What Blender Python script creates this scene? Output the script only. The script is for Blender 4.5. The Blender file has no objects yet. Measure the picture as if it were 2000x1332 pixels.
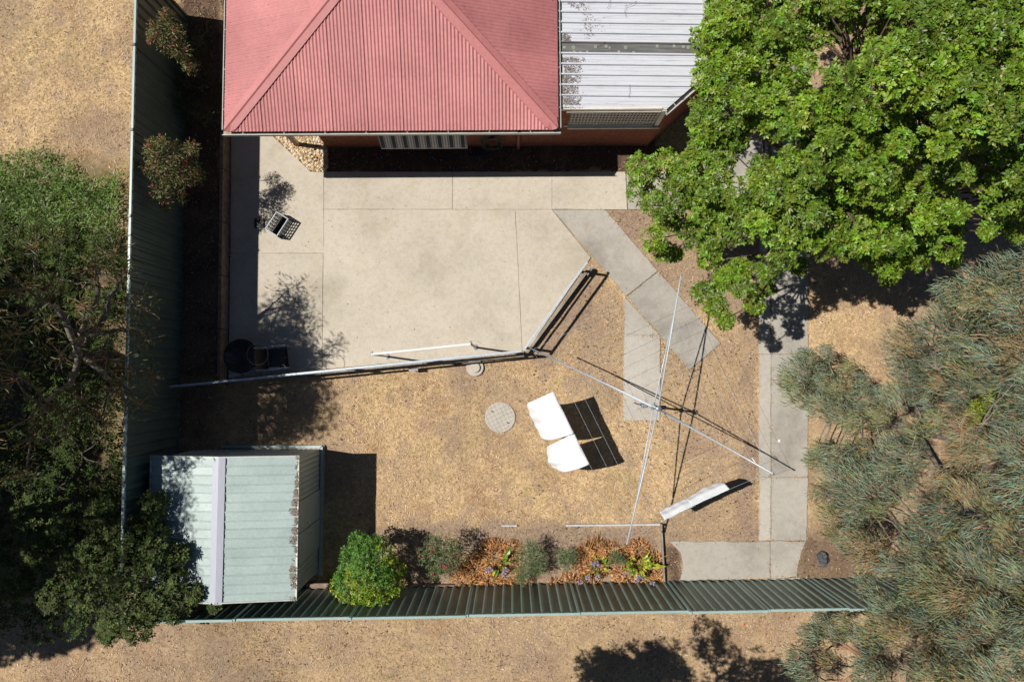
import bpy, math, random
import numpy as np
from mathutils import Vector, Matrix

# ------------------------------------------------------------------ camera, sky, sun, exposure
H, F, TILT = 15.6, 1222.0, math.radians(3.0)      # camera height (m), focal length (px of a 2000 px wide frame), tilt off vertical
sc = bpy.context.scene
C = sc.collection
cam_d = bpy.data.cameras.new('camera'); cam = bpy.data.objects.new('camera', cam_d); C.objects.link(cam)
cam.location = (0, 0, H); cam.rotation_euler = (TILT, 0, 0)
cam_d.sensor_fit = 'HORIZONTAL'; cam_d.sensor_width = 36; cam_d.lens = F / 2000 * 36
cam_d.clip_start = .1; cam_d.clip_end = 1000
sc.camera = cam

SUN_EL, SUN_AZ = math.radians(54.5), math.radians(8.2)
S = Vector((-math.cos(SUN_AZ) * math.cos(SUN_EL), math.sin(SUN_AZ) * math.cos(SUN_EL), math.sin(SUN_EL)))
w = bpy.data.worlds.new('World'); sc.world = w; w.use_nodes = True
nt = w.node_tree; nt.nodes.clear()
sky = nt.nodes.new('ShaderNodeTexSky'); sky.sky_type = 'NISHITA'; sky.sun_disc = False
sky.air_density = .55; sky.dust_density = .15; sky.sun_elevation = SUN_EL; sky.sun_rotation = math.atan2(S.x, S.y)
bg = nt.nodes.new('ShaderNodeBackground'); bg.inputs[1].default_value = .05
wo = nt.nodes.new('ShaderNodeOutputWorld')
nt.links.new(sky.outputs[0], bg.inputs[0]); nt.links.new(bg.outputs[0], wo.inputs[0])
sun_d = bpy.data.lights.new('sun', 'SUN'); sun_d.energy = 5.0; sun_d.angle = math.radians(.53); sun_d.color = (1, .955, .88)
sun = bpy.data.objects.new('sun', sun_d); C.objects.link(sun); sun.rotation_euler = S.to_track_quat('Z', 'Y').to_euler()
sun.location = (-10, 2, 25)
vs = sc.view_settings; vs.view_transform = 'Standard'; vs.look = 'None'; vs.gamma = 1; vs.exposure = .22; vs.use_curve_mapping = False
sc.cycles.max_bounces = 6; sc.cycles.diffuse_bounces = 3; sc.cycles.transparent_max_bounces = 8

rng = np.random.default_rng(7)
R = random.Random(11)

# ------------------------------------------------------------------ helpers
def at(px, py, z=0.0):
    """the place at height z that a survey point of the photograph stands for"""
    u, v = (px - 1000) / F, -(py - 666) / F
    d = Vector((u, v * math.cos(TILT) + math.sin(TILT), v * math.sin(TILT) - math.cos(TILT)))
    t = (z - H) / d.z
    return Vector((d.x * t, d.y * t, z))

def tag(o, label=None, cat=None, group=None, kind=None):
    if label: o['label'] = label
    if cat: o['category'] = cat
    if group: o['group'] = group
    if kind: o['kind'] = kind
    return o

def empty(name, loc=(0, 0, 0), rz=0.0, label=None, cat=None, group=None, kind=None):
    o = bpy.data.objects.new(name, None); C.objects.link(o)
    o.location = loc; o.rotation_euler = (0, 0, rz); o.empty_display_size = .2
    return tag(o, label, cat, group, kind)

class MB:
    """collects simple solids; build() links them as one mesh object"""
    def __init__(s): s.v = []; s.f = []
    def add(s, v, f):
        n = len(s.v); s.v += [tuple(p) for p in v]; s.f += [tuple(i + n for i in q) for q in f]; return s
    def box(s, c, size, rz=0.0, rx=0.0, ry=0.0):
        hx, hy, hz = [k / 2 for k in size]
        m = Matrix.Rotation(rz, 3, 'Z') @ Matrix.Rotation(ry, 3, 'Y') @ Matrix.Rotation(rx, 3, 'X')
        vs_ = [Vector(c) + m @ Vector((x * hx, y * hy, z * hz)) for z in (-1, 1) for y in (-1, 1) for x in (-1, 1)]
        return s.add(vs_, [(0, 2, 3, 1), (4, 5, 7, 6), (0, 1, 5, 4), (2, 6, 7, 3), (0, 4, 6, 2), (1, 3, 7, 5)])
    def bar(s, a, b, wd, th, up=(0, 0, 1)):
        """a rectangular bar from a to b; wd across, th along up"""
        a, b = Vector(a), Vector(b); d = (b - a).normalized(); u = Vector(up)
        sd = d.cross(u).normalized() * wd / 2; u2 = sd.cross(d).normalized() * th / 2
        vs_ = [p + x * sd + y * u2 for p in (a, b) for y in (-1, 1) for x in (-1, 1)]
        return s.add(vs_, [(0, 1, 3, 2), (4, 6, 7, 5), (0, 4, 5, 1), (2, 3, 7, 6), (0, 2, 6, 4), (1, 5, 7, 3)])
    def tube(s, pts, rad, seg=8, cap=True):
        pts = [Vector(p) for p in pts]
        if not hasattr(rad, '__len__'): rad = [rad] * len(pts)
        n0 = len(s.v); ref = None
        for i, p in enumerate(pts):
            d = (pts[min(i + 1, len(pts) - 1)] - pts[max(i - 1, 0)]).normalized()
            if ref is None: ref = Vector((0, 0, 1)) if abs(d.z) < .9 else Vector((1, 0, 0))
            x = d.cross(ref).normalized(); y = d.cross(x).normalized(); ref = -y if False else ref
            for k in range(seg):
                a = 2 * math.pi * k / seg
                s.v.append(tuple(p + (x * math.cos(a) + y * math.sin(a)) * rad[i]))
        for i in range(len(pts) - 1):
            for k in range(seg):
                a = n0 + i * seg + k; b = n0 + i * seg + (k + 1) % seg
                s.f.append((a, b, b + seg, a + seg))
        if cap:
            s.f.append(tuple(n0 + k for k in range(seg))); e = n0 + (len(pts) - 1) * seg
            s.f.append(tuple(e + seg - 1 - k for k in range(seg)))
        return s
    def prism(s, poly, z0, z1):
        n = len(poly); area = sum(poly[i][0] * poly[(i + 1) % n][1] - poly[(i + 1) % n][0] * poly[i][1] for i in range(n))
        if area < 0: poly = poly[::-1]
        v = [(p[0], p[1], z0) for p in poly] + [(p[0], p[1], z1) for p in poly]
        f = [tuple(range(n))[::-1], tuple(range(n, 2 * n))] + [(i, (i + 1) % n, n + (i + 1) % n, n + i) for i in range(n)]
        return s.add(v, f)
    def lathe(s, c, prof, seg=24):
        n0 = len(s.v); c = Vector(c)
        for r, z in prof:
            for k in range(seg):
                a = 2 * math.pi * k / seg; s.v.append((c.x + r * math.cos(a), c.y + r * math.sin(a), c.z + z))
        for i in range(len(prof) - 1):
            for k in range(seg):
                a = n0 + i * seg + k; b = n0 + i * seg + (k + 1) % seg; s.f.append((a, b, b + seg, a + seg))
        s.f.append(tuple(n0 + seg - 1 - k for k in range(seg))); e = n0 + (len(prof) - 1) * seg
        s.f.append(tuple(e + k for k in range(seg)))
        return s
    def grid(s, P):
        """P[i][j] points"""
        n0 = len(s.v); a, b = len(P), len(P[0])
        for r in P: s.v += [tuple(p) for p in r]
        for i in range(a - 1):
            for j in range(b - 1):
                q = n0 + i * b + j; s.f.append((q, q + 1, q + b + 1, q + b))
        return s
    def build(s, name, m, parent=None, smooth=False, bevel=0.0):
        me = bpy.data.meshes.new(name); me.from_pydata(s.v, [], s.f)
        o = bpy.data.objects.new(name, me); C.objects.link(o)
        if m: me.materials.append(m)
        if parent: o.parent = parent
        if smooth: me.polygons.foreach_set('use_smooth', [True] * len(me.polygons))
        if bevel:
            b = o.modifiers.new('bevel', 'BEVEL'); b.width = bevel; b.segments = 2; b.limit_method = 'ANGLE'
        return o

def np_obj(name, V, Fc, m, col=None, parent=None, smooth=False):
    V = np.ascontiguousarray(V, np.float32); Fc = np.ascontiguousarray(Fc, np.int32)
    me = bpy.data.meshes.new(name); me.vertices.add(len(V)); me.vertices.foreach_set('co', V.ravel())
    k = Fc.shape[1]; me.loops.add(Fc.size); me.loops.foreach_set('vertex_index', Fc.ravel())
    me.polygons.add(len(Fc)); me.polygons.foreach_set('loop_start', np.arange(0, Fc.size, k, dtype=np.int32))
    if smooth: me.polygons.foreach_set('use_smooth', np.ones(len(Fc), bool))
    me.update(calc_edges=True)
    if col is not None:
        ca = me.color_attributes.new('Col', 'FLOAT_COLOR', 'POINT')
        c4 = np.ones((len(V), 4), np.float32); c4[:, :3] = col; ca.data.foreach_set('color', c4.ravel())
    if m: me.materials.append(m)
    o = bpy.data.objects.new(name, me); C.objects.link(o)
    if parent: o.parent = parent
    return o

def unit(a): return a / np.maximum(np.linalg.norm(a, axis=1, keepdims=True), 1e-9)

def leaf_arrays(P, D, N, L, Wd, col, fold=.12, droop=.1):
    n = len(P); D = unit(D); sd = unit(np.cross(D, N)); N = np.cross(sd, D)
    L = L[:, None]; Wd = Wd[:, None]
    mid = P + D * L * .5 + N * Wd * fold
    V = np.stack([P, mid + sd * Wd / 2, P + D * L - N * L * droop, mid - sd * Wd / 2], 1).reshape(-1, 3)
    i = np.arange(n) * 4
    Fc = np.concatenate([np.stack([i, i + 1, i + 2], 1), np.stack([i, i + 2, i + 3], 1)])
    return V, Fc, np.repeat(col, 4, 0)

def leaf_obj(name, parts, m, parent=None):
    Vs, Fs, Cs, n = [], [], [], 0
    for V, Fc, c in parts:
        Vs.append(V); Fs.append(Fc + n); Cs.append(c); n += len(V)
    V = np.concatenate(Vs)
    if parent is not None: V = V - np.array(parent.location)
    return np_obj(name, V, np.concatenate(Fs), m, np.concatenate(Cs), parent)

def vnoise(x, y, scale, seed):
    g = np.random.default_rng(seed).random((64, 64)); x = x / scale + 31.7; y = y / scale + 17.3
    xi = np.floor(x).astype(int); yi = np.floor(y).astype(int); fx = x - xi; fy = y - yi
    fx = fx * fx * (3 - 2 * fx); fy = fy * fy * (3 - 2 * fy); a = lambda i, j: g[i % 64, j % 64]
    return (a(xi, yi) * (1 - fx) + a(xi + 1, yi) * fx) * (1 - fy) + (a(xi, yi + 1) * (1 - fx) + a(xi + 1, yi + 1) * fx) * fy

def fbm(x, y, scale, seed, o=4):
    return sum(vnoise(x, y, scale / 2 ** k, seed + k) / 2 ** k for k in range(o)) / sum(1 / 2 ** k for k in range(o))

def inpoly(x, y, poly):
    r = np.zeros(x.shape, bool); n = len(poly)
    for i in range(n):
        (x1, y1), (x2, y2) = poly[i], poly[(i + 1) % n]
        if y1 == y2: continue
        c = (y1 > y) != (y2 > y); r ^= c & (x < (x2 - x1) * (y - y1) / (y2 - y1) + x1)
    return r

def W2(pts, z=0.0): return [tuple(at(p[0], p[1], z))[:2] for p in pts]

# ------------------------------------------------------------------ materials
def nodes(name):
    m = bpy.data.materials.new(name); m.use_nodes = True; t = m.node_tree
    return m, t, t.nodes['Principled BSDF'], lambda k, **kw: _n(t, k, kw)
def _n(t, k, kw):
    n = t.nodes.new(k)
    for a, b in kw.items(): setattr(n, a, b)
    return n

def ramp(t, fac, stops):
    r = t.nodes.new('ShaderNodeValToRGB'); t.links.new(fac, r.inputs[0]); e = r.color_ramp.elements
    while len(e) < len(stops): e.new(.5)
    for k, (p, c) in enumerate(stops): e[k].position = p; e[k].color = (*c, 1) if len(c) == 3 else c
    return r.outputs[0]

def noise(t, co, scale, detail=5, rough=.6, dist=0):
    n = t.nodes.new('ShaderNodeTexNoise'); n.inputs['Scale'].default_value = scale; n.inputs['Detail'].default_value = detail
    n.inputs['Roughness'].default_value = rough; n.inputs['Distortion'].default_value = dist; t.links.new(co, n.inputs['Vector'])
    return n.outputs[0]

def mix(t, fac, a, b, mode='MIX'):
    n = t.nodes.new('ShaderNodeMix'); n.data_type = 'RGBA'; n.blend_type = mode
    for i, x in ((0, fac), (6, a), (7, b)):
        if isinstance(x, (int, float)): n.inputs[i].default_value = x
        elif isinstance(x, tuple): n.inputs[i].default_value = (*x, 1)
        else: t.links.new(x, n.inputs[i])
    return n.outputs[2]

def bump(t, bs, h, strength, dist=.01):
    b = t.nodes.new('ShaderNodeBump'); b.inputs['Strength'].default_value = strength; b.inputs['Distance'].default_value = dist
    t.links.new(h, b.inputs['Height']); t.links.new(b.outputs[0], bs.inputs['Normal'])

def pos(t): return t.nodes.new('ShaderNodeNewGeometry').outputs['Position']
def oco(t): return t.nodes.new('ShaderNodeTexCoord').outputs['Object']

def tone(t, col, v):
    """each piece a little lighter or darker than its neighbours"""
    oi = t.nodes.new('ShaderNodeObjectInfo')
    return mix(t, 1.0, col, ramp(t, oi.outputs['Random'], [(0, (1 - v,) * 3), (1, (1 + v,) * 3)]), 'MULTIPLY')

def plain(name, c, c2=None, scale=3.0, rough=.6, metal=0.0, bmp=0.0, bscale=60.0, lo=.35, hi=.65, spec=.5, stretch=None, vary_=0.0):
    m, t, bs, N = nodes(name); p = pos(t)
    if stretch:
        mp = t.nodes.new('ShaderNodeMapping'); mp.inputs['Scale'].default_value = stretch; t.links.new(p, mp.inputs[0]); p = mp.outputs[0]
    c2 = c2 or tuple(k * .82 for k in c)
    col = ramp(t, noise(t, p, scale, 7, .65), [(lo, c2), (hi, c)])
    fine = noise(t, p, scale * 14, 3, .6)
    col = mix(t, .35, col, ramp(t, fine, [(.3, (.55, .55, .55)), (.7, (1, 1, 1))]), 'MULTIPLY')
    if vary_: col = tone(t, col, vary_)
    t.links.new(col, bs.inputs['Base Color']); bs.inputs['Roughness'].default_value = rough; bs.inputs['Metallic'].default_value = metal
    bs.inputs['Specular IOR Level'].default_value = spec
    if bmp: bump(t, bs, noise(t, p, bscale, 4), bmp)
    return m

def leafmat(name, trans=.35, rough=.45, spec=.4):
    m, t, bs, N = nodes(name); a = N('ShaderNodeAttribute', attribute_name='Col')
    t.links.new(a.outputs['Color'], bs.inputs['Base Color']); bs.inputs['Roughness'].default_value = rough
    bs.inputs['Specular IOR Level'].default_value = spec
    if trans:
        tr = N('ShaderNodeBsdfTranslucent'); mx = N('ShaderNodeMixShader'); mx.inputs[0].default_value = trans
        hs = N('ShaderNodeMix', data_type='RGBA', blend_type='MULTIPLY'); hs.inputs[0].default_value = 1
        t.links.new(a.outputs['Color'], hs.inputs[6]); hs.inputs[7].default_value = (1.15, 1.25, .6, 1)
        t.links.new(hs.outputs[2], tr.inputs[0]); t.links.new(bs.outputs[0], mx.inputs[1]); t.links.new(tr.outputs[0], mx.inputs[2])
        t.links.new(mx.outputs[0], t.nodes['Material Output'].inputs[0])
    return m

def concrete(name, base, stain, warm):
    m, t, bs, N = nodes(name); p = pos(t)
    col = ramp(t, noise(t, p, .55, 8, .62, .3), [(.34, stain), (.5, base), (.72, tuple(min(1, k * 1.1) for k in base))])
    col = mix(t, ramp(t, noise(t, p, 1.7, 6, .7), [(.52, (0, 0, 0)), (.8, (.55, .55, .55))]), col, warm)
    col = mix(t, .55, col, ramp(t, noise(t, p, 70, 3, .7), [(.3, (.62, .6, .57)), (.5, (.97, .97, .97)), (.7, (1.1, 1.1, 1.1))]), 'MULTIPLY')
    vo = N('ShaderNodeTexVoronoi'); vo.inputs['Scale'].default_value = 34; t.links.new(p, vo.inputs['Vector'])
    col = mix(t, ramp(t, vo.outputs['Distance'], [(.0, (.5, .5, .5)), (.16, (0, 0, 0))]), col, tuple(k * .62 for k in base))
    col = mix(t, .6, col, ramp(t, noise(t, p, 9, 5, .75), [(.25, (.72, .7, .68)), (.55, (1, 1, 1))]), 'MULTIPLY')
    sp = N('ShaderNodeTexVoronoi'); sp.inputs['Scale'].default_value = 1.6; t.links.new(p, sp.inputs['Vector'])
    col = mix(t, ramp(t, sp.outputs['Distance'], [(.0, (.6, .6, .6)), (.03, (.5, .5, .5)), (.045, (0, 0, 0))]), col, tuple(k * .4 for k in base))
    col = tone(t, col, .045)
    t.links.new(col, bs.inputs['Base Color']); bs.inputs['Roughness'].default_value = .9
    bs.inputs['Specular IOR Level'].default_value = .25
    bump(t, bs, noise(t, p, 90, 4), .35, .004)
    return m

m_conc = concrete('patio_concrete', (.485, .435, .36), (.40, .355, .285), (.45, .355, .24))
m_conc2 = concrete('path_concrete', (.375, .35, .31), (.255, .235, .21), (.35, .29, .225))
m_conc3 = concrete('kerb_concrete', (.43, .40, .355), (.36, .33, .285), (.40, .34, .27))

def ground_mat():
    m, t, bs, N = nodes('dry_lawn_soil'); p = pos(t); at_ = N('ShaderNodeAttribute', attribute_name='Col')
    sep = N('ShaderNodeSeparateColor'); t.links.new(at_.outputs['Color'], sep.inputs[0])
    straw = ramp(t, noise(t, p, 11, 9, .8, .5), [(.3, (.21, .14, .085)), (.44, (.39, .275, .165)), (.55, (.55, .41, .255)), (.72, (.67, .54, .38))])
    blot = ramp(t, noise(t, p, .7, 6, .65), [(.34, (.74, .64, .58)), (.47, (.98, .93, .86)), (.62, (1.2, 1.16, 1.02))])
    straw = mix(t, 1.0, straw, blot, 'MULTIPLY')
    straw = mix(t, ramp(t, noise(t, p, 1.3, 5, .7), [(.54, (0, 0, 0)), (.7, (.45, .45, .45))]), straw, (.27, .235, .085))
    straw = mix(t, ramp(t, noise(t, p, 1.9, 7, .72, .4), [(.5, (0, 0, 0)), (.64, (.8, .8, .8))]), straw, (.33, .235, .17))
    dirt = ramp(t, noise(t, p, 10, 9, .78, .4), [(.3, (.16, .105, .075)), (.5, (.30, .215, .155)), (.7, (.42, .325, .24))])
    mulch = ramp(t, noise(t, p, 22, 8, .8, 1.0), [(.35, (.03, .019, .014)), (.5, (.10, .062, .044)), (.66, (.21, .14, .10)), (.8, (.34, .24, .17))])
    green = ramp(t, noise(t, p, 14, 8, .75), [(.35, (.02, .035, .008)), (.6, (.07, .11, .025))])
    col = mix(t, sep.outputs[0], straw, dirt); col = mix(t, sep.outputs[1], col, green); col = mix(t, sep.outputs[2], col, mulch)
    grain = noise(t, p, 30, 6, .85)
    col = mix(t, .9, col, ramp(t, grain, [(.34, (.45, .42, .39)), (.48, (.94, .94, .94)), (.64, (1.25, 1.24, 1.22))]), 'MULTIPLY')
    vo = N('ShaderNodeTexVoronoi'); vo.inputs['Scale'].default_value = 7; vo.inputs['Randomness'].default_value = 1; t.links.new(p, vo.inputs['Vector'])
    spots = ramp(t, vo.outputs['Distance'], [(.0, (.75, .75, .75)), (.12, (.5, .5, .5)), (.2, (0, 0, 0))])
    gate = ramp(t, noise(t, p, .9, 3), [(.47, (0, 0, 0)), (.56, (1, 1, 1))])
    col = mix(t, mix(t, 1.0, spots, gate, 'MULTIPLY'), col, (.11, .065, .05))
    t.links.new(col, bs.inputs['Base Color']); bs.inputs['Roughness'].default_value = 1; bs.inputs['Specular IOR Level'].default_value = .1
    bump(t, bs, noise(t, p, 60, 6, .8), .8, .02)
    return m
m_ground = ground_mat()

m_red = plain('pink_red_roof_steel', (.52, .205, .20), (.42, .158, .156), .9, .55, bmp=0, spec=.35, vary_=.07)
m_redcap = plain('pink_red_ridge_steel', (.50, .19, .185), (.46, .17, .165), 1.2, .55, spec=.35)
m_gut = plain('pale_gutter_steel', (.52, .53, .50), (.40, .41, .39), 3, .5)
m_gutin = plain('gutter_grime', (.50, .40, .28), (.30, .21, .13), 7, .9)
m_brick = plain('red_brick', (.34, .115, .055), (.22, .07, .035), 9, .9, bmp=.4)
m_mortar = plain('mortar', (.36, .27, .2), None, 12, .95)
m_cream = plain('cream_paint', (.74, .69, .60), (.62, .57, .48), 4, .6)
m_soffit = plain('soffit_board', (.5, .46, .4), None, 2, .8)
m_mint = plain('pale_green_steel', (.385, .475, .455), (.33, .41, .395), 1.3, .45, spec=.4, vary_=.05)
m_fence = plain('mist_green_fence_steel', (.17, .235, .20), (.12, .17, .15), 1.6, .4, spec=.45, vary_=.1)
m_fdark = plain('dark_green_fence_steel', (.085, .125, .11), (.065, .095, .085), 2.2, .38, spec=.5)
m_rail = plain('mint_rail_steel', (.33, .46, .44), (.28, .39, .37), 3, .4, spec=.45)
m_railL = plain('pale_blue_green_rail_steel', (.40, .50, .48), (.34, .44, .43), 3, .4, spec=.45)
m_galv = plain('sky_tinted_galvanised_steel', (.52, .585, .65), (.42, .48, .54), 14, .45, .1)  # blue tint in the base colour stands in for reflected sky
m_galvd = plain('dull_galvanised_steel', (.30, .32, .34), (.2, .21, .23), 14, .5, .4)
m_wood = plain('weathered_grey_timber', (.36, .31, .26), (.20, .165, .13), 5, .9, bmp=.5, stretch=(1, 1, 6))
m_wood2 = plain('brown_grey_timber', (.33, .235, .175), (.17, .115, .085), 7, .9, bmp=.5)
m_white = plain('white_enamel', (.82, .82, .80), (.74, .74, .72), 4, .4)
m_cloth = plain('white_cotton', (.74, .745, .765), (.70, .705, .725), 5, .9, spec=.1, bmp=.15, bscale=120)
m_towel = plain('pale_blue_white_towelling', (.74, .77, .80), (.68, .72, .76), 8, 1, spec=.1, bmp=.5, bscale=150)
m_black = plain('black_plastic', (.022, .023, .027), (.012, .012, .015), 6, .38)
m_grey = plain('grey_plastic', (.25, .26, .27), None, 6, .5)
m_blue = plain('dark_blue_plastic', (.02, .035, .07), None, 6, .4)
m_hose = plain('dark_green_hose', (.03, .055, .045), (.02, .035, .03), 9, .4)
m_brownpipe = plain('red_brown_downpipe', (.30, .075, .05), None, 6, .45)
m_bark = plain('brown_bark', (.16, .105, .07), (.07, .045, .032), 9, .95, bmp=.8, bscale=30)
m_gbark = plain('grey_bark', (.24, .20, .165), (.13, .105, .085), 9, .95, bmp=.8, bscale=30)
m_obark = plain('orange_brown_twig', (.46, .28, .17), (.30, .16, .09), 9, .9)
m_stone = plain('dark_grey_stone', (.10, .105, .115), (.045, .047, .055), 5, .7, bmp=.8, bscale=20)
m_leaf = leafmat('broad_leaf', .24, .42, .45)
m_leafk = leafmat('matt_dark_leaf', .15, .7, .15)
m_leafd = leafmat('thin_grey_leaf', .22, .5, .35)
m_dry = leafmat('dry_leaf', .15, .9, .1)
m_litter = leafmat('straw_litter', .0, .95, .1)
m_pebble = leafmat('pebble', 0, .8, .2)
m_glass = plain('smoked_glass', (.012, .018, .03), None, 3, .06)

# ------------------------------------------------------------------ site lines
ZF0, ZF1 = .40, 2.47                                  # left fence: foot and top
fl0, fl1 = at(266, -60, ZF1), at(237, 1110, ZF1)      # left boundary, in plan
def xfence(y): return fl0.x + (fl1.x - fl0.x) * (y - fl0.y) / (fl1.y - fl0.y)
sl0, sl1 = at(452, 240), at(446, 748)                 # patio edge along the raised bed
def xsleeper(y): return sl0.x + (sl1.x - sl0.x) * (y - sl0.y) / (sl1.y - sl0.y)
y_bed = sl1.y
fb = [at(398, 1211, 1.97), at(1720, 1189, 1.97)]      # bottom boundary, in plan
def yfence(x): return fb[0].y + (fb[1].y - fb[0].y) * (x - fb[0].x) / (fb[1].x - fb[0].x)

def gz(x, y):
    xf = xfence(y); d = x - xf
    inside = np.where(y > y_bed, np.where(x < xsleeper(y) - .06, .37, 0.0), .37 * (1 - np.clip((d - .1) / 1.2, 0, 1) ** 1.0))
    inside = np.where(y < yfence(x), .37 * (1 - np.clip((d - .1) / 2.5, 0, 1)), inside)
    return np.where(d < .02, .38, inside)

# ------------------------------------------------------------------ ground
def axis(a, b, lo, hi, st):
    return np.concatenate([np.linspace(a, lo, 7)[:-1], np.arange(lo, hi, st), np.linspace(hi, b, 7)])
gx = axis(-150, 150, -15.5, 15.5, .07); gy = axis(-150, 150, -10.5, 12.5, .07)
X, Y = np.meshgrid(gx, gy, indexing='ij')
wx = X + (fbm(X, Y, .5, 3) - .5) * .45; wy = Y + (fbm(X, Y, .5, 9) - .5) * .45
def zone(pts, soft=.35, z=0.0, w_=1.0):
    """soft-edged patch"""
    poly = W2(pts, z); acc = np.zeros(X.shape)
    for dx, dy in ((0, 0), (soft, 0), (-soft, 0), (0, soft), (0, -soft), (.7 * soft, .7 * soft), (-.7 * soft, .7 * soft), (.7 * soft, -.7 * soft), (-.7 * soft, -.7 * soft)):
        acc += inpoly(wx + dx, wy + dy, poly)
    return acc / 9 * w_
dirt = np.zeros(X.shape); green = np.zeros(X.shape); mulch = np.zeros(X.shape)
for p, s, v in (([(1150, 400), (1490, 400), (1490, 640), (1420, 640), (1290, 545)], .2, .85),
                ([(1100, 600), (1215, 560), (1215, 790), (1130, 790)], .3, .65), ([(1215, 700), (1420, 640), (1480, 700), (1480, 1060), (1300, 1060), (1330, 900)], .4, .45),
                ([(1435, 640), (1483, 640), (1483, 1060), (1440, 1060)], .12, .85), ([(1300, 1025), (1490, 1025), (1490, 1060), (1300, 1060)], .12, .85),
                ([(735, 1020), (1288, 1022), (1295, 1150), (640, 1150)], .12, .95), ([(1030, 690), (1150, 520), (1200, 560), (1075, 720)], .12, .8),
                ([(1575, 330), (2100, 330), (2100, 640), (1575, 560)], .5, .7), ([(1575, 760), (2100, 760), (2100, 1200), (1575, 1200)], .5, .6),
                ([(1380, -100), (2300, -100), (2300, 420), (1400, 420)], .4, .6), ([(915, 730), (1060, 745), (1030, 880), (930, 870)], .3, .55),
                ([(360, 760), (640, 750), (640, 870), (360, 870)], .4, .5), ([(0, 1180), (380, 1180), (380, 1340), (0, 1340)], .5, .4)):
    dirt = np.maximum(dirt, zone(p, s, 0, v))
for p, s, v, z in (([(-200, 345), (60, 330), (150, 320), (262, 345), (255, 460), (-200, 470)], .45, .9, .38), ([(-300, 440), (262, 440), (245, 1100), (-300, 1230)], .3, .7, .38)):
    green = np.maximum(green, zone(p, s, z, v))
for p, s, v, z in (([(606, 262), (1275, 262), (1275, 338), (606, 338)], .02, 1, 0), ([(345, -60), (440, -60), (440, 745), (335, 745)], .1, .9, .37),
                   ([(1565, 1040), (1640, 1040), (1720, 1145), (1555, 1145)], .15, .6, 0), ([(1295, 1060), (1335, 1060), (1335, 1150), (1295, 1150)], .08, .8, 0),
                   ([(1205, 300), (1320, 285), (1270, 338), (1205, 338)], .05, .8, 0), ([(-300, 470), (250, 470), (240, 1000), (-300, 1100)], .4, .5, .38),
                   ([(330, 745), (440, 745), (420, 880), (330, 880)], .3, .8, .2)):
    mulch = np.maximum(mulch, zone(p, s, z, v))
Z = gz(X, Y) + (fbm(X, Y, .35, 21) - .5) * .03
Zc = gz(X, Y)
dirt = np.maximum(dirt, np.clip((fbm(X, Y, 1.6, 52) - .5) * 3.2, 0, .7)); dirt = np.where(Y < yfence(X), np.maximum(dirt, .35), dirt)
dirt = np.clip(dirt * (.55 + .9 * fbm(X, Y, .8, 40)), 0, 1); mulch = np.clip(mulch * (.7 + .6 * fbm(X, Y, .4, 41)), 0, 1)
nx, ny = len(gx), len(gy); idx = np.arange(nx * ny).reshape(nx, ny)
Fg = np.stack([idx[:-1, :-1], idx[1:, :-1], idx[1:, 1:], idx[:-1, 1:]], -1).reshape(-1, 4)
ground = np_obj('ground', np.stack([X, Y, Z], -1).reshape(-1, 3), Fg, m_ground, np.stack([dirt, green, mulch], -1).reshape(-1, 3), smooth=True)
tag(ground, 'dry yellow lawn with bare brown soil', kind='structure')

# ------------------------------------------------------------------ concrete
CONC = []
def slab(parent, pts, m, z1=.035, rag=.004, name='slab', world=False):
    poly = pts if world else W2(pts, z1)
    CONC.append(poly); out = []; n = len(poly)
    for i in range(n):
        a, b = Vector((*poly[i], 0)), Vector((*poly[(i + 1) % n], 0)); L = (b - a).length; k = max(1, int(L / .18))
        nrm = Vector((-(b - a).y, (b - a).x, 0)) / max(L, 1e-6)
        for j in range(k):
            q = a.lerp(b, j / k) + nrm * (R.uniform(-rag, rag) if j else 0); out.append((q.x, q.y))
    return MB().prism(out, -.05, z1 + R.uniform(-.002, .002)).build(name, m, parent)

m_joint = plain('joint_grit', (.33, .275, .20), (.22, .175, .125), 9, .95)
patio = tag(empty('patio'), 'pale concrete patio in large slabs between house and lawn', kind='structure')
for p in ([(452, 225), (530, 225), (530, 264), (607, 336), (631.6, 336), (631.6, 494.4), (450.5, 494.4)], [(450, 495.4), (630.6, 495.4), (628.6, 723), (446, 739)],
          [(632.8, 409.8), (1005.6, 409.8), (1011.6, 520), (1019.6, 686), (629.8, 721)], [(1006.4, 409.8), (1077.4, 409.8), (1154, 503), (1029, 685), (1020.6, 686), (1012.5, 520)],
          [(632.8, 336), (883.5, 336), (883.5, 408.8), (632.8, 408.8)], [(884.5, 336), (1077.5, 336), (1077.5, 408.8), (884.5, 408.8)], [(1078.5, 336), (1221.5, 336), (1225, 409.4), (1078.5, 408.8)]):
    slab(patio, p, m_conc)
MB().prism(W2([(452, 228), (530, 228), (530, 264), (607, 337), (1220, 337), (1224, 408), (1079, 409), (1152, 503), (1028, 684), (1019, 685), (630, 720), (447, 737)], .03), -.04, .0285).build('joint_bed', m_joint, patio)
path = tag(empty('path'), 'grey concrete garden path across the lawn and under the trees', kind='structure')
slab(path, [(1223, 336), (1330, 336), (1400, 262), (1500, 262), (1500, 409), (1227, 409)], m_conc2)
slab(path, [(1079.5, 410), (1182, 410), (1284, 529.6), (1223.6, 577.6)], m_conc2)
slab(path, [(1225.5, 578.5), (1285.5, 530.5), (1408, 671), (1346, 722)], m_conc2, rag=.01)
slab(path, [(1220, 580), (1289.5, 657), (1219.5, 651.8)], m_conc3)
slab(path, [(1219.5, 652.6), (1289, 657.6), (1288.5, 820), (1217, 821)], m_conc3)
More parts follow.
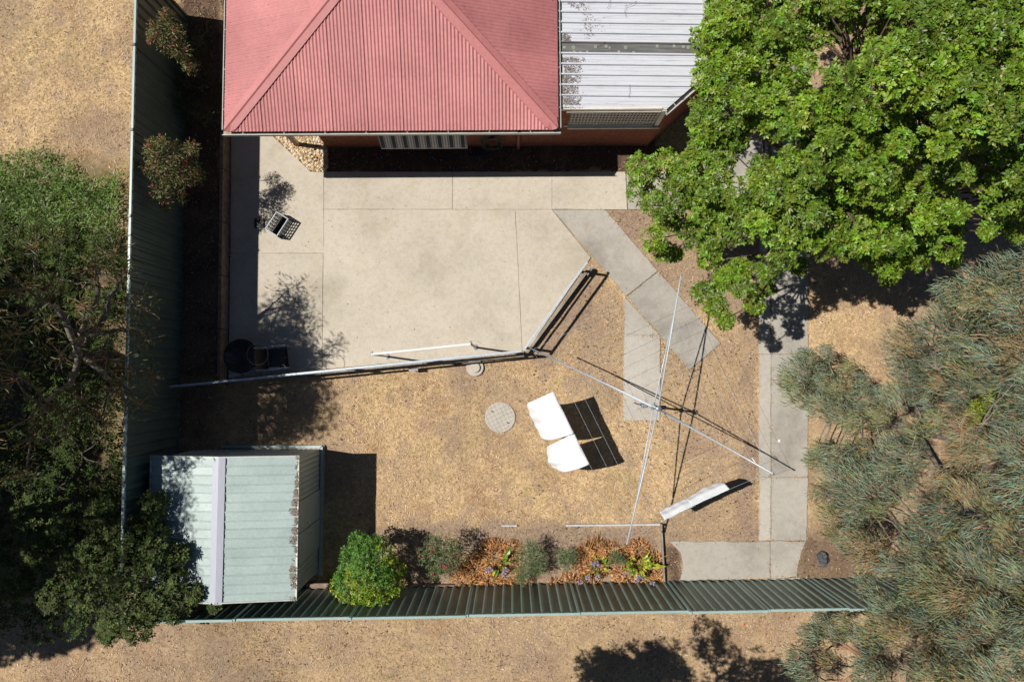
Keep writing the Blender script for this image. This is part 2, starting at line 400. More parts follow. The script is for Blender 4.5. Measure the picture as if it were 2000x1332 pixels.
for y0, y1 in ((60, 262), (262, 409), (409, 560), (560, 692), (692, 932), (932, 1055)):
    slab(path, [(1507, y0 + .5), (1578, y0 + .5), (1578 - (3 if y1 > 1000 else 0), y1 - .5), (1506.5, y1 - .5)], m_conc2, rag=.008)
for y0, y1 in ((409, 692), (692, 932), (932, 1055)):
    slab(path, [(1484, y0 + .5), (1505.5, y0 + .5), (1505, y1 - .5), (1482.5, y1 - .5)], m_conc3, rag=.008)
slab(path, [(1308, 1057), (1503, 1057), (1504, 1129), (1329, 1132), (1335, 1105), (1330, 1080)], m_conc2, rag=.02)
slab(path, [(1505, 1057), (1574, 1057), (1566, 1075), (1561, 1095), (1556, 1124), (1505.5, 1129)], m_conc2, rag=.02)
slab(path, [(1330, 1134), (1440, 1133), (1440, 1140), (1330, 1141)], m_conc3, rag=.01)
slab(path, [(1452, 1132.5), (1562, 1128), (1562, 1135), (1452, 1139.5)], m_conc3, rag=.01)

def covered(x, y):
    r = np.zeros(x.shape, bool)
    for p in CONC: r |= inpoly(x, y, p)
    return r

# ------------------------------------------------------------------ sheet-metal fences
def ribbed(mb_, a, b, z0, z1, period, depth, nrm, sl1_=.2):
    """trapezoid-ribbed sheet from a to b standing z0..z1; ribs stand out along nrm"""
    a, b = Vector(a), Vector(b); L = (b - a).length; d = (b - a) / L; n = Vector(nrm)
    us = []; k = 0
    while k * period < L:
        for q, o in ((0, 0), (.34, 0), (.34 + sl1_, 1), (.34 + sl1_ + .16, 1), (.5 + 2 * sl1_, 0)):
            u = (k + q) * period
            if u < L: us.append((u, o))
        k += 1
    us.append((L, 0))
    P = [[(a + d * u + n * depth * o).to_3d().xy.to_tuple() + (z,) for z in (z0, z1)] for u, o in us]
    mb_.grid(P); mb_.grid([[(p[0] - n.x * .012, p[1] - n.y * .012, p[2]) for p in r] for r in P])

def fence(name, label, pts, z0s, z1s, nrm, ms, mr, period=.2):
    root = empty(name, pts[0], 0, label, 'fence'); o0 = Vector(pts[0])
    for i in range(len(pts) - 1):
        a, b = Vector(pts[i]) - o0, Vector(pts[i + 1]) - o0; d = (b - a).normalized(); z0, z1 = z0s[i] - o0.z, z1s[i] - o0.z
        m = MB(); ribbed(m, (a + d * .012).xy.to_3d(), (b - d * .012).xy.to_3d(), z0 - .12, z1 - .02, period, .036, nrm)
        pn = m.build('panel', ms, root)
        for zz, nm in ((z1, 'top_rail'), (z0, 'bottom_rail')):
            q0, q1 = a + d * .02, b - d * .02
            r = MB().bar((q0.x, q0.y, zz - .02), (q1.x, q1.y, zz - .02), .052, .055).build(nm, mr if nm == 'top_rail' else ms, pn, bevel=.006)
    for i, p in enumerate(pts):
        q = Vector(p) - o0; k = min(i, len(z1s) - 1)
        po = MB().box((q.x, q.y, (z0s[k] + z1s[k]) / 2 - o0.z - .02), (.062, .062, z1s[k] - z0s[k] + .1), math.atan2(nrm[1], nrm[0])).build('post', mr if period < .22 else ms, root, bevel=.006)
    return root

n_l = 7; ys = np.linspace(at(0, -75, ZF1).y, at(237, 1120, ZF1).y, n_l + 1)
lp = [Vector((xfence(y), y, ZF0)) for y in ys]
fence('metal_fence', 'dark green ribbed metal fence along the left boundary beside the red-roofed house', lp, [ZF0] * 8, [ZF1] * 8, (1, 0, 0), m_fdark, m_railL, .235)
bx = [at(q, 1208, 1.97).x for q in (232, 458, 685, 912, 1131, 1348, 1502, 1662, 1822, 1990)]
bp = [Vector((x, yfence(x), 0)) for x in bx]
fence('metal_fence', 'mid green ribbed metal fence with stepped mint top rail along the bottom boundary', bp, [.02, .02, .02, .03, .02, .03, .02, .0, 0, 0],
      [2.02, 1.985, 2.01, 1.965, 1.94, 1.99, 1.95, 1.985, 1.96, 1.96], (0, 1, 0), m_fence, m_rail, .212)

# ------------------------------------------------------------------ house
ZG = 2.29
A, B = at(434, 264, ZG), at(1095.5, 260, ZG); HA = math.atan2(B.y - A.y, B.x - A.x); HW = (B - A).length
house = empty('house', (A.x, A.y, 0), HA, 'brick house with pink-red corrugated hip roof and striped window awning', 'house')
hinv = (Matrix.Translation((A.x, A.y, 0)) @ Matrix.Rotation(HA, 4, 'Z')).inverted()
def hl(px, py, z): return hinv @ at(px, py, z)
PIT = math.tan(math.radians(16.5)); E = .10; ZE = ZG + .045; xa, xb = E, HW - E; half = (xb - xa) / 2; DEP = 9.5
def corr(parent, kind):
    """corrugated sheets of one roof face, 0.762 m cover each"""
    per = .0762; cover = .762
    L = (xb - xa) if kind == 'front' else DEP
    n = int(math.ceil(L / cover))
    for k in range(n):
        u0, u1 = k * cover, min((k + 1) * cover + .03, L)
        us = np.arange(u0, u1 + 1e-6, per / 8); P = []
        for u in us:
            run = min(u, L - u, half) if kind == 'front' else min(u, half)
            h = .0085 * math.sin(2 * math.pi * u / per) + .006 * (u - u0) / cover + .004
            row = []
            for v in (-.045, run * .5, run + .02):
                if kind == 'front': row.append((xa + u, E + v, ZE + v * PIT + h))
                elif kind == 'left': row.append((xa + v, E + u, ZE + v * PIT + h))
                else: row.append((xb - v, E + u, ZE + v * PIT + h))
            P.append(row)
        o = MB().grid(P).build('roof_sheet', m_red, parent, smooth=True)
for kind in ('front', 'left', 'right'): corr(house, kind)
# hip caps: folded strips over the joins
for sx in (0, 1):
    P = []
    for t in np.linspace(-.02, half + .02, 30):
        x0 = xa + t if sx == 0 else xb - t; sg = 1 if sx == 0 else -1; y0 = E + t; z0 = ZE + t * PIT
        o = .165; row = []
        for q in (-1.0, -.96, -.16, 0, .16, .96, 1.0):
            dx, dy = -sg * q * o * .72, q * o * .72                    # across the hip, in plan
            z = z0 - abs(q) * o * .72 * PIT + (.034 if abs(q) < .99 else .012) + (.018 if abs(q) < .1 else 0)
            row.append((min(max(x0 + dx, xa - .05), xb + .05), max(y0 + dy, E - .05), z))
        P.append(row)
    MB().grid(P).build('hip_cap', m_redcap, house)
# screws
sv, sf, n = [], [], 0
scr = MB()
for u in np.arange(.23, HW - .3, .2286):
    run = min(u, (xb - xa) - u, half)
    for v in [q for q in (.06, 1.0, 1.95, 2.9) if q < run - .15]:
        c = Vector((xa + u, E + v, ZE + v * PIT + .016)); r = .008
        scr.add([c + Vector(k) * r for k in ((1, 0, 0), (0, 1, 0), (-1, 0, 0), (0, -1, 0), (0, 0, 1))], [(0, 1, 4), (1, 2, 4), (2, 3, 4), (3, 0, 4)])
for u in np.arange(.3, DEP, .2286):
    for v in [q for q in (.06, 1.0, 1.95, 2.9) if q < min(u, half) - .15]:
        for x0 in (xa + v, xb - v):
            c = Vector((x0, E + u, ZE + v * PIT + .016)); r = .008
            scr.add([c + Vector(k) * r for k in ((1, 0, 0), (0, 1, 0), (-1, 0, 0), (0, -1, 0), (0, 0, 1))], [(0, 1, 4), (1, 2, 4), (2, 3, 4), (3, 0, 4)])
tag(scr.build('roof_screws', m_brownpipe, house), kind='stuff')
# gutters: outer lip, floor, back
def gutter(name, a, b, nrm, parent):
    a, b, n = Vector(a), Vector(b), Vector(nrm); prof = [(0, 0), (0, -.1), (.11, -.1), (.11, .0)]
    m = MB()
    for off in (0, .004):
        m.grid([[a + n * p + Vector((0, 0, z + (off if k in (1, 2) else 0))) for k, (p, z) in enumerate([(0, 0), (off, -.1), (.11 - off, -.1), (.11, 0)])], [b + n * p + Vector((0, 0, z)) for p, z in [(0, 0), (off, -.1 + off), (.11 - off, -.1 + off), (.11, 0)]]])
    m.bar(a + Vector((0, 0, 0)), b, .016, .014)
    g = m.build(name, m_gut, parent)
    MB().bar(a + n * .055 + Vector((0, 0, -.075)), b + n * .055 + Vector((0, 0, -.075)), .10, .03).build('gutter_silt', m_gutin, g)
    L = (b - a).length; d = (b - a) / L
    for u in np.arange(.45, L - .1, .89):
        MB().bar(a + d * u + n * .004 + Vector((0, 0, .004)), a + d * u + n * .12 + Vector((0, 0, .004)), .014, .006).build('bracket', m_gut, g)
    return g
gutter('front_gutter', (0, 0, ZG), (HW, 0, ZG), (0, 1, 0), house)
gutter('side_gutter', (0, .112, ZG), (0, DEP, ZG), (1, 0, 0), house)
gutter('side_gutter', (HW, .112, ZG), (HW, DEP, ZG), (-1, 0, 0), house)
# walls of laid bricks
w0, w1 = hl(640, 287, 0), hl(1263, 287, 0); yw = (w0.y + w1.y) / 2; xw0, xw1 = w0.x, w1.x
def brickwork(parent, a, b, z0, z1, name='brick_wall'):
    a, b = Vector(a), Vector(b); L = (b - a).length; d = (b - a) / L; n = Vector((d.y, -d.x, 0)); rz = math.atan2(d.y, d.x)
    MB().bar(a.xy.to_3d() + Vector((0, 0, (z0 + z1) / 2)) - n * .06, b.xy.to_3d() + Vector((0, 0, (z0 + z1) / 2)) - n * .06, .1, z1 - z0).build('mortar_backing', m_mortar, parent)
    m = MB(); row = 0; z = z0
    while z + .076 <= z1 + .001:
        u = -.12 if row % 2 else 0.0
        while u < L:
            s, e = max(u, 0), min(u + .23, L)
            if e - s > .03:
                c = a + d * ((s + e) / 2) - n * (.03 + R.uniform(0, .002)); m.box((c.x, c.y, z + .038), (e - s, .07, .076), rz)
            u += .24
        z += .086; row += 1
    return tag(m.build(name, m_brick, parent), kind='stuff')
brickwork(house, (xw0, yw, 0), (hl(1100, 287, 0).x, yw, 0), 0, 2.22, 'brick_wall')
brickwork(house, (xw0, yw + 3.2, 0), (xw0, yw + .001, 0), 0, 2.22, 'side_brick_wall')
MB().box((HW / 2, DEP / 2 + .1, ZG - .085), (HW - .26, DEP - .1, .02)).build('soffit', m_soffit, house)
MB().box((HW / 2, .122, ZG - .05), (HW - .24, .018, .16)).build('fascia', m_cream, house)
MB().box((.122, DEP / 2 + .1, ZG - .05), (.018, DEP - .1, .16)).build('fascia', m_cream, house)
MB().box((HW - .122, DEP / 2 + .1, ZG - .05), (.018, DEP - .1, .16)).build('fascia', m_cream, house)
# porch post
pp = hl(581, 283, 0)
MB().box((pp.x, pp.y, 1.1), (.10, .10, 2.2)).build('porch_post', m_brownpipe, house, bevel=.004)
MB().box((pp.x + .054, pp.y, 1.1), (.012, .075, 2.2)).build('post_facing', m_cream, house)
# downpipe
dp = hl(1012, 294, 0)
MB().tube([(dp.x, yw - .06, .02), (dp.x, yw - .06, 1.75), (dp.x, .2, 2.05), (dp.x, .055, 2.19)], .045, 12).build('downpipe', m_brownpipe, house, smooth=True)
MB().lathe((dp.x, .055, ZG - .058), [(.045, 0), (.045, .004)], 12).build('gutter_outlet', m_black, house)
# striped awning over a window
def stripes():
    m, t, bs, N = nodes('striped_canvas'); co = oco(t)
    sx = N('ShaderNodeSeparateXYZ'); t.links.new(co, sx.inputs[0])
    mu = N('ShaderNodeMath', operation='MULTIPLY'); mu.inputs[1].default_value = 1 / .268; t.links.new(sx.outputs[0], mu.inputs[0])
    fr = N('ShaderNodeMath', operation='FRACT'); t.links.new(mu.outputs[0], fr.inputs[0])
    r = N('ShaderNodeValToRGB'); t.links.new(fr.outputs[0], r.inputs[0]); r.color_ramp.interpolation = 'CONSTANT'; e = r.color_ramp.elements
    st = [(0, (.035, .05, .045)), (.33, (.42, .39, .36)), (.39, (.13, .12, .12)), (.45, (.42, .39, .36)), (.5, (.60, .53, .42)), (.6, (.42, .39, .36)), (.65, (.15, .13, .13)),
          (.7, (.60, .53, .42)), (.8, (.42, .39, .36)), (.86, (.14, .13, .13)), (.93, (.42, .39, .36))]
    while len(e) < len(st): e.new(.5)
    for k, (p, c) in enumerate(st): e[k].position = p; e[k].color = (*c, 1)
    t.links.new(r.outputs[0], bs.inputs['Base Color']); bs.inputs['Roughness'].default_value = .85
    return m
m_strip = stripes()
a0, a1 = hl(745, 290, 1.1), hl(913, 289, 1.1)
P = []
for i in range(29):
    x = a0.x + (a1.x - a0.x) * i / 28; row = []
    for j in range(9):
        t = j / 8; y = yw - .03 + (a0.y - yw + .03) * t; z = 2.12 + (1.12 - 2.12) * t - .035 * math.sin(math.pi * t)
        row.append((x - .03 * (1 - t), y, z))
    row.append((x, a0.y + .004, 1.04)); P.append(row)
aw = MB().grid(P).build('awning', m_strip, house, smooth=True)
MB().bar((a0.x, a0.y, 1.10), (a1.x, a1.y, 1.10), .02, .02).build('awning_bar', m_white, aw)
for x in (a0.x + .02, a1.x - .02): MB().bar((x, yw - .02, 1.0), (x, a0.y, 1.09), .015, .015).build('awning_arm', m_white, aw)
mw = MB()
for q in ((0, .94), (1, .94)): pass
MB().box(((a0.x + a1.x) / 2, yw + .001, 1.45), (a1.x - a0.x - .1, .03, 1.1)).build('window', m_glass, house)

# ------------------------------------------------------------------ verandah with white ribbed roof
ZV = 2.18
v0 = at(1094, 213, ZV)
ver = empty('verandah', (v0.x, v0.y, 0), HA, 'verandah with weathered white ribbed roof, lattice screen and one grey lichened roof panel', 'verandah')
vinv = (Matrix.Translation((v0.x, v0.y, 0)) @ Matrix.Rotation(HA, 4, 'Z')).inverted()
def vl(px, py, z): return vinv @ at(px, py, z)
c1, c2 = vl(1301, 215, ZV - .05), vl(1376, 149, ZV - .06)          # chamfered corner of the roof
def xr(y):
    if y <= c1.y: return c1.x
    return min(c1.x + (c2.x - c1.x) * (y - c1.y) / (c2.y - c1.y), c2.x)
def whiteroof():
    m, t, bs, N = nodes('weathered_white_sheet'); p = oco(t)
    mp = N('ShaderNodeMapping'); mp.inputs['Scale'].default_value = (.35, 5, 5); t.links.new(p, mp.inputs[0])
    col = ramp(t, noise(t, mp.outputs[0], 3, 8, .7), [(.27, (.30, .295, .31)), (.42, (.50, .51, .55)), (.68, (.57, .585, .64))])
    mp2 = N('ShaderNodeMapping'); mp2.inputs['Scale'].default_value = (.8, 7, 7); t.links.new(p, mp2.inputs[0])
    col = mix(t, ramp(t, noise(t, mp2.outputs[0], 2.2, 7, .75), [(.55, (0, 0, 0)), (.74, (.7, .7, .7))]), col, (.27, .255, .24))
    t.links.new(col, bs.inputs['Base Color']); bs.inputs['Roughness'].default_value = .5; bs.inputs['Specular IOR Level'].default_value = .3
    return m
def lichen():
    m, t, bs, N = nodes('grey_lichened_sheet'); p = oco(t)
    mp = N('ShaderNodeMapping'); mp.inputs['Scale'].default_value = (.3, 6, 6); t.links.new(p, mp.inputs[0])
    col = ramp(t, noise(t, mp.outputs[0], 4, 8, .7), [(.3, (.06, .062, .06)), (.6, (.15, .15, .145)), (.8, (.24, .235, .22))])
    vo = N('ShaderNodeTexVoronoi'); vo.inputs['Scale'].default_value = 8.5; t.links.new(p, vo.inputs['Vector'])
    ri = ramp(t, vo.outputs['Distance'], [(0, (.15, .15, .15)), (.16, (.2, .2, .2)), (.2, (.8, .8, .8)), (.27, (.7, .7, .7)), (.31, (0, 0, 0))])
    col = mix(t, mix(t, 1.0, ri, ramp(t, vo.outputs['Color'], [(.4, (0, 0, 0)), (.46, (1, 1, 1))]), 'MULTIPLY'), col, (.38, .40, .29))
    t.links.new(col, bs.inputs['Base Color']); bs.inputs['Roughness'].default_value = .85
    return m
m_wr, m_lich = whiteroof(), lichen()
pt = .2345; SL = -.035
def vz(x, y): return ZV + .05 + SL * x + .0 * y
k0 = -.03
for k in range(20):
    y0 = .06 + k * pt if k else -.0; y1 = .06 + (k + 1) * pt; grey = k == 5
    prof = [(y0, .0), (y0 + .02, .004), (y0 + pt * .33, .0), (y0 + pt * .35, .006), (y0 + pt * .4, .006), (y0 + pt * .42, 0), (y0 + pt * .64, 0), (y0 + pt * .66, .006), (y0 + pt * .71, .006), (y0 + pt * .73, 0),
            (y1 - .045, 0), (y1 - .036, .042), (y1 - .006, .045), (y1 + .004, .0)]
    if grey: prof = [(y0 - .006, .012), (y0 + .02, .012), (y0 + .06, .02), (y0 + .11, .012), (y0 + .17, .02), (y1 - .03, .012), (y1 - .02, .04), (y1 + .002, .046), (y1 + .006, 0)]
    P = []
    for q, h in prof:
        P.append([(x, q, vz(x, q) + h) for x in np.linspace(-.02, xr(q), 10)])
    o = MB().grid(P).build('roof_sheet', m_lich if grey else m_wr, ver)
    if grey: tag(o, 'dark grey roof panel spotted with pale lichen')
# leaf litter lodged against the house end of the sheets
n = 11000; q = rng.random(n); lx = rng.gamma(1.7, .17, n); ly = rng.random(n) * 20 * pt
keep = (fbm(lx * 2, ly, .5, 77) + .5 * np.exp(-lx / .5) > .76) & (lx < 2.6) & (((ly - .06) / pt) % 1 < .8) & (np.abs(ly - 5.5 * pt) > .16)
lx, ly = lx[keep], ly[keep]; n = len(lx)
ang = rng.random(n) * 6.28; P_ = np.stack([lx, ly, ZV + .06 + SL * lx + rng.random(n) * .012], 1)
D_ = np.stack([np.cos(ang), np.sin(ang) * .5, rng.normal(0, .12, n)], 1); N_ = np.tile([0, 0, 1.0], (n, 1)) + rng.normal(0, .3, (n, 3))
pal = np.array([(.17, .155, .145), (.24, .215, .195), (.11, .095, .085), (.32, .28, .25), (.24, .17, .11)])
V_, F_, C_ = leaf_arrays(P_, D_, N_, rng.uniform(.012, .045, n), rng.uniform(.006, .016, n), pal[rng.integers(0, 5, n)] * rng.uniform(.7, 1.2, (n, 1)))
tag(np_obj('leaf_litter', V_, F_, m_litter, C_, ver), kind='stuff')
m = MB()
for k in range(9):
    x, y = R.uniform(.5, 2.9), R.uniform(.2, 3.0); a = R.uniform(0, 6.28); p0 = Vector((x, y, vz(x, y) + .055)); pts = [p0]
    for j in range(4): a += R.uniform(-.5, .5); pts.append(pts[-1] + Vector((math.cos(a) * .07, math.sin(a) * .07, 0)))
    m.tube(pts, .0035, 4)
tag(m.build('fallen_twigs', m_gbark, ver), kind='stuff')
# gutter on the chamfer and fascia
g1, g2 = c1 + Vector((-.02, -.02, .0)), c2 + Vector((.02, 0, 0)); gd = (g2 - g1).normalized(); gn = Vector((-gd.y, gd.x, 0))
for z_, nm in ((0, 'gutter'),):
    m = MB(); a, b = g1 - gn * .09, g2 - gn * .09
    for off in (0, .005): m.grid([[a + gn * p + Vector((0, 0, z)) for p, z in ((0, .0), (off, -.1 + off), (.11, -.1 + off), (.11, 0))], [b + gn * p + Vector((0, 0, z)) for p, z in ((0, .0), (off, -.1 + off), (.11, -.1 + off), (.11, 0))]])
    m.bar(a, b, .018, .016); m.bar(a + Vector((0, 0, -.05)) , a + gn * .11 + Vector((0, 0, -.05)), .006, .1); g = m.build('gutter', m_gut, ver)
    for u in (.25, .95): MB().bar(a + gd * u, a + gd * u + gn * .12, .016, .006).build('bracket', m_gut, g)
g = MB(); m = g
a, b = Vector((c2.x + .03, c2.y, ZV - .09)), Vector((c2.x + .03, c2.y + 4, ZV - .09))
m.bar(a, b, .1, .1); m.build('gutter', m_gut, ver)
ywv = (vinv @ (house.matrix_world if False else Matrix.Translation((A.x, A.y, 0)) @ Matrix.Rotation(HA, 4, 'Z')) @ Vector((xw1, yw, 0))).y
xwr = vl(1263, 287, 0).x; xwl = vl(1100, 287, 0).x
MB().bar((xwl - .1, ywv + .03, ZV - .03), (c1.x - .1, ywv + .03, ZV - .03), .045, .12).build('beam', m_cream, ver)
MB().bar((-.02, -.02, ZV + .0), (c1.x, -.02, ZV - .05), .022, .09).build('fascia', m_cream, ver)
brickwork(ver, (xwl + .001, ywv, 0), (xwr, ywv, 0), 0, 1.26, 'brick_wall')
cw = vl(1392, 160, 0)
dirw = (g2 - g1).normalized(); e2 = Vector((xwr, ywv, 0)) + Vector((dirw.x, dirw.y, 0)) * 2.1
brickwork(ver, (xwr + .01, ywv + .01, 0), (e2.x, e2.y, 0), 0, 2.05, 'angled_brick_wall')
MB().bar((xwl, ywv - .01, 1.285), (xwr - .02, ywv - .01, 1.285), .11, .05).build('sill', m_cream, ver)
# lattice screen
m = MB(); x = xwl - .1; zl0, zl1 = 1.33, 2.09; xe = xwr - .13
while x < xe: m.bar((x, ywv + .012, zl0), (x, ywv + .012, zl1), .028, .006, up=(0, 1, 0)); x += .076
z = zl0 + .02
while z < zl1: m.bar((xwl - .1, ywv + .004, z), (xe, ywv + .004, z), .006, .034); z += .092
tag(m.build('lattice', m_cream, ver), kind='stuff')
for zz in (zl0 - .005, zl1): MB().bar((xwl - .1, ywv - .004, zz), (xe, ywv - .004, zz), .03, .045).build('lattice_frame', m_cream, ver)
MB().box((xwr - .06, ywv + .03, 1.72), (.10, .10, .84)).build('post', m_cream, ver, bevel=.004)
MB().box((xwr - .06, ywv + .02, 1.29), (.17, .17, .06)).build('pier_cap', m_conc3, ver)
m = MB(); 
a, b = Vector((xwr + .06, ywv + .14, 0)), Vector((e2.x, e2.y, 0))
MB().bar((xwl + 1.2, ywv + 1.6, .03), (xwr + .3, ywv + 1.6, .03), 2.8, .04).build('floor', m_bark, ver)

# ------------------------------------------------------------------ shed
ZS, ZR = 1.82, 2.03
s_tl, s_tr, s_br = at(295.5, 887, ZS), at(583.5, 890, ZS), at(583.5, 1171, ZS)
s_bl = Vector((s_tl.x + (s_br.x - s_tr.x), s_br.y, ZS))
SW, SD = (s_tr - s_tl).length, (s_tr.y - s_br.y)
shed = empty('garden_shed', (s_tl.x, s_br.y, 0), 0, 'pale green metal garden shed with gabled ribbed roof and lilac ridge strip', 'shed')
rx = at(425, 1020, ZR).x - s_tl.x
m_lilac = plain('pale_lilac_ridge_steel', (.40, .415, .485), (.35, .365, .43), 6, .5, stretch=(8, .6, 1))
shp = .2; ns = 4; cov = SD / ns
def sagy(x): return .0
for side in (0, 1):
    x0, x1 = (0, rx + .02) if side == 0 else (SW, rx - .02)
    for k in range(ns):
        prof = []; u = k * cov; e = (k + 1) * cov + .012
        while u < e - .01:
            for q, h in ((0, 0), (.15, 0), (.162, .012), (.176, .012), (.188, 0)):
                if u + q < e: prof.append((u + q, h))
            u += .2
        prof.append((e, 0))
        P = [[(x0 + (x1 - x0) * t, y, ZS + (ZR - ZS) * t + h + .002 * (k % 2) + .004 * math.sin(9 * y + 4 * t)) for t in np.linspace(0, 1, 9)] for y, h in prof]
        MB().grid(P).build('roof_sheet', m_mint, shed)
MB().grid([[(rx + dx, y, ZR + .016 - abs(dx) * .1 + (.006 if abs(dx) < .02 else 0)) for dx in (-.135, -.13, 0, .13, .135)] for y in np.linspace(-.03, SD + .01, 12)]).build('ridge_cap', m_lilac, shed)
m = MB()
for y in np.arange(.1, SD, .2): m.box((rx + .137, y + .08, ZR - .012), (.012, .12, .028))
m.build('ridge_gap_shade', m_black, shed)  # black blocks stand in for the shade in the gaps under the cap
o = .075
for x in (o, SW - o):
    m = MB(); ribbed(m, (x, o, 0), (x, SD - o, 0), .05, ZS + .0, .12, .014, (1 if x > 1 else -1, 0, 0)); m.build('wall', m_fence if False else m_mint, shed)
for y, nn in ((o, -1), (SD - o, 1)):
    m = MB(); ribbed(m, (o, y, 0), (SW - o, y, 0), .05, ZS, .12, .014, (0, nn, 0)); m.build('wall', m_mint, shed)
    MB().add([(o, y, ZS), (SW - o, y, ZS), (rx, y, ZR)], [(0, 1, 2)]).build('gable', m_mint, shed)
    yy = y + nn * .07
    for (xa_, za), (xb_, zb) in (((0, ZS), (rx, ZR)), ((rx, ZR), (SW, ZS))): MB().bar((xa_, yy, za + .004), (xb_, yy, zb + .004), .03, .035).build('barge_trim', m_gut, shed)
for x in (0.0, SW): MB().bar((x, -.01, ZS), (x, SD + .01, ZS), .03, .035).build('eave_trim', m_cream, shed)
MB().box((SW / 2 + .02, SD / 2, .03), (SW + .02, SD + .06, .06)).build('base', m_conc3, shed)
MB().bar((SW - .02, -.0, .09), (SW - .02, SD, .09), .05, .05).build('bottom_track', m_mint, shed)
MB().bar((o, SD + .0, .09), (SW - .02, SD + .0, .09), .05, .05).build('bottom_track', m_mint, shed)
for y0, y1 in ((.65, 1.33), (1.36, 2.04)):
    d = MB().box((SW - o + .028, (y0 + y1) / 2, .86), (.02, y1 - y0, 1.5)).build('door', m_mint, shed)
    MB().box((SW - o + .047, y1 - .1 if y0 < 1 else y0 + .1, .95), (.02, .02, .22)).build('handle', m_galv, d)
n = 7000; ly = rng.random(n) * SD; lx = np.abs(rng.normal(0, .07, n)) + .01
keep = (((ly % .2) < .155)) & (fbm(lx * 3, ly, .22, 5) + .12 * rng.random(n) > .45 + lx * 1.6); lx, ly = lx[keep], ly[keep]; n = len(lx)
side = rng.random(n) < .2; xx = np.where(side, lx * .5, SW - lx); ang = rng.random(n) * 6.28
V_, F_, C_ = leaf_arrays(np.stack([xx, ly, ZS + .022 + lx * .09 + rng.random(n) * .012], 1), np.stack([np.cos(ang), np.sin(ang), rng.normal(0, .2, n)], 1),
                         np.tile([0, 0, 1.0], (n, 1)), rng.uniform(.015, .04, n), rng.uniform(.008, .018, n), pal[rng.integers(0, 5, n)] * rng.uniform(.8, 1.5, (n, 1)))
tag(np_obj('leaf_litter', V_, F_, m_litter, C_, shed), kind='stuff')

# ------------------------------------------------------------------ raised bed and retaining timbers
rw = empty('retaining_wall', (sl1.x, sl1.y, 0), 0, 'weathered timber sleeper wall holding the raised bed beside the patio', 'retaining wall')
N_ = 5
for i in range(N_):
    ya, yb = sl1.y + (sl0.y - sl1.y) * i / N_, sl1.y + (sl0.y - sl1.y) * (i + 1) / N_
    for z in (.10, .305):
        MB().bar((xsleeper(ya) - .055 - sl1.x, ya + .008 - sl1.y, z), (xsleeper(yb) - .055 - sl1.x, yb - .008 - sl1.y, z), .085 + R.uniform(-.004, .004), .2).build('sleeper', m_wood2, rw, bevel=.008)
ra, rb = at(1028, 690), at(1150, 525)
rw2 = empty('retaining_wall', ra, 0, 'grey timber sleeper edge under the angled handrail at the patio corner', 'retaining wall')
d = rb - ra; nn = Vector((d.y, -d.x, 0)).normalized()
MB().bar((0, 0, .07), d + Vector((0, 0, .07)), .075, .24).build('sleeper', m_wood, rw2, bevel=.01)
MB().bar(nn * .07 + d * .93 + Vector((0, 0, .06)), nn * .07 + d * 1.02 + Vector((0, 0, .06)), .07, .2).build('sleeper_stub', m_wood, rw2, bevel=.012)
rc, rd = at(436, 746), at(1024, 694)
rw3 = empty('retaining_wall', rc, 0, 'long timber sleeper edge between the patio and the dry lawn', 'retaining wall')
d = rd - rc
for i in range(3):
    MB().bar(d * (i / 3) + d.normalized() * .01 + Vector((0, 0, .05)), d * ((i + 1) / 3) - d.normalized() * .01 + Vector((0, 0, .05)), .07, .22).build('sleeper', m_wood, rw3, bevel=.01)

# ------------------------------------------------------------------ handrails
def handrail(label, a, b, nposts, z0=0.0, h=.95):
    a, b = Vector((a.x, a.y, 0)), Vector((b.x, b.y, 0)); root = empty('handrail', a, 0, label, 'handrail'); d = b - a
    MB().bar((0, 0, h), d + Vector((0, 0, h)), .05, .045).build('top_rail', m_galv, root, bevel=.006)
    MB().bar(Vector((0, 0, .52)), d + Vector((0, 0, .52)), .04, .04).build('mid_rail', m_galv, root, bevel=.006)
    n = Vector((d.y, -d.x, 0)).normalized() * .02
    for i in range(nposts):
        p = d * ((i + .04) / (nposts - 1 + .08))
        MB().box(p + Vector((0, 0, h / 2 - .03)) + n * 0, (.05, .05, h - .02), math.atan2(d.y, d.x)).build('post', m_galvd, root)
    return root
hra, hrb, hrc = at(333, 755, .95), at(1018, 686, .95), at(1147, 512, .95)
handrail('long galvanised handrail running from the left fence along the patio edge', hra, hrb, 5)
handrail('short angled galvanised handrail at the right corner of the patio', hrb + Vector((.07, .04, 0)), hrc, 2)
mbx = empty('meter_box', at(811, 722), 0, 'small grey box fixed low beside the sleeper edge', 'box')
MB().box((0, 0, .2), (.2, .06, .16), .05).build('body', m_grey, mbx, bevel=.01); MB().box((0, 0, .285), (.22, .075, .02), .05).build('lid', m_galvd, mbx)
MB().box((0, 0, .06), (.04, .03, .14), .05).build('stake', m_galvd, mbx)

# white bar on two posts
wa, wb = at(726, 692, 1.75), at(920, 672, 1.75)
wr = empty('clothes_bar', (wa.x, wa.y, 0), 0, 'white horizontal bar on two posts standing at the patio edge', 'clothes bar')
d = Vector((wb.x - wa.x, wb.y - wa.y, 0))
MB().bar((0, 0, 1.75), d + Vector((0, 0, 1.75)), .045, .045).build('bar', m_white, wr, bevel=.008)
for t in (0, 1):
    p = d * t; e = d.normalized()
    MB().box(p + Vector((0, 0, .86)), (.04, .04, 1.7), math.atan2(d.y, d.x)).build('post', m_cream, wr)
    MB().box(p + Vector((0, .045, 1.76)), (.05, .05, .06), math.atan2(d.y, d.x)).build('end_bracket', m_galvd, wr)
    MB().lathe(p, [(.07, .03), (.07, .045), (.03, .05)], 12).build('foot', m_galvd, wr)

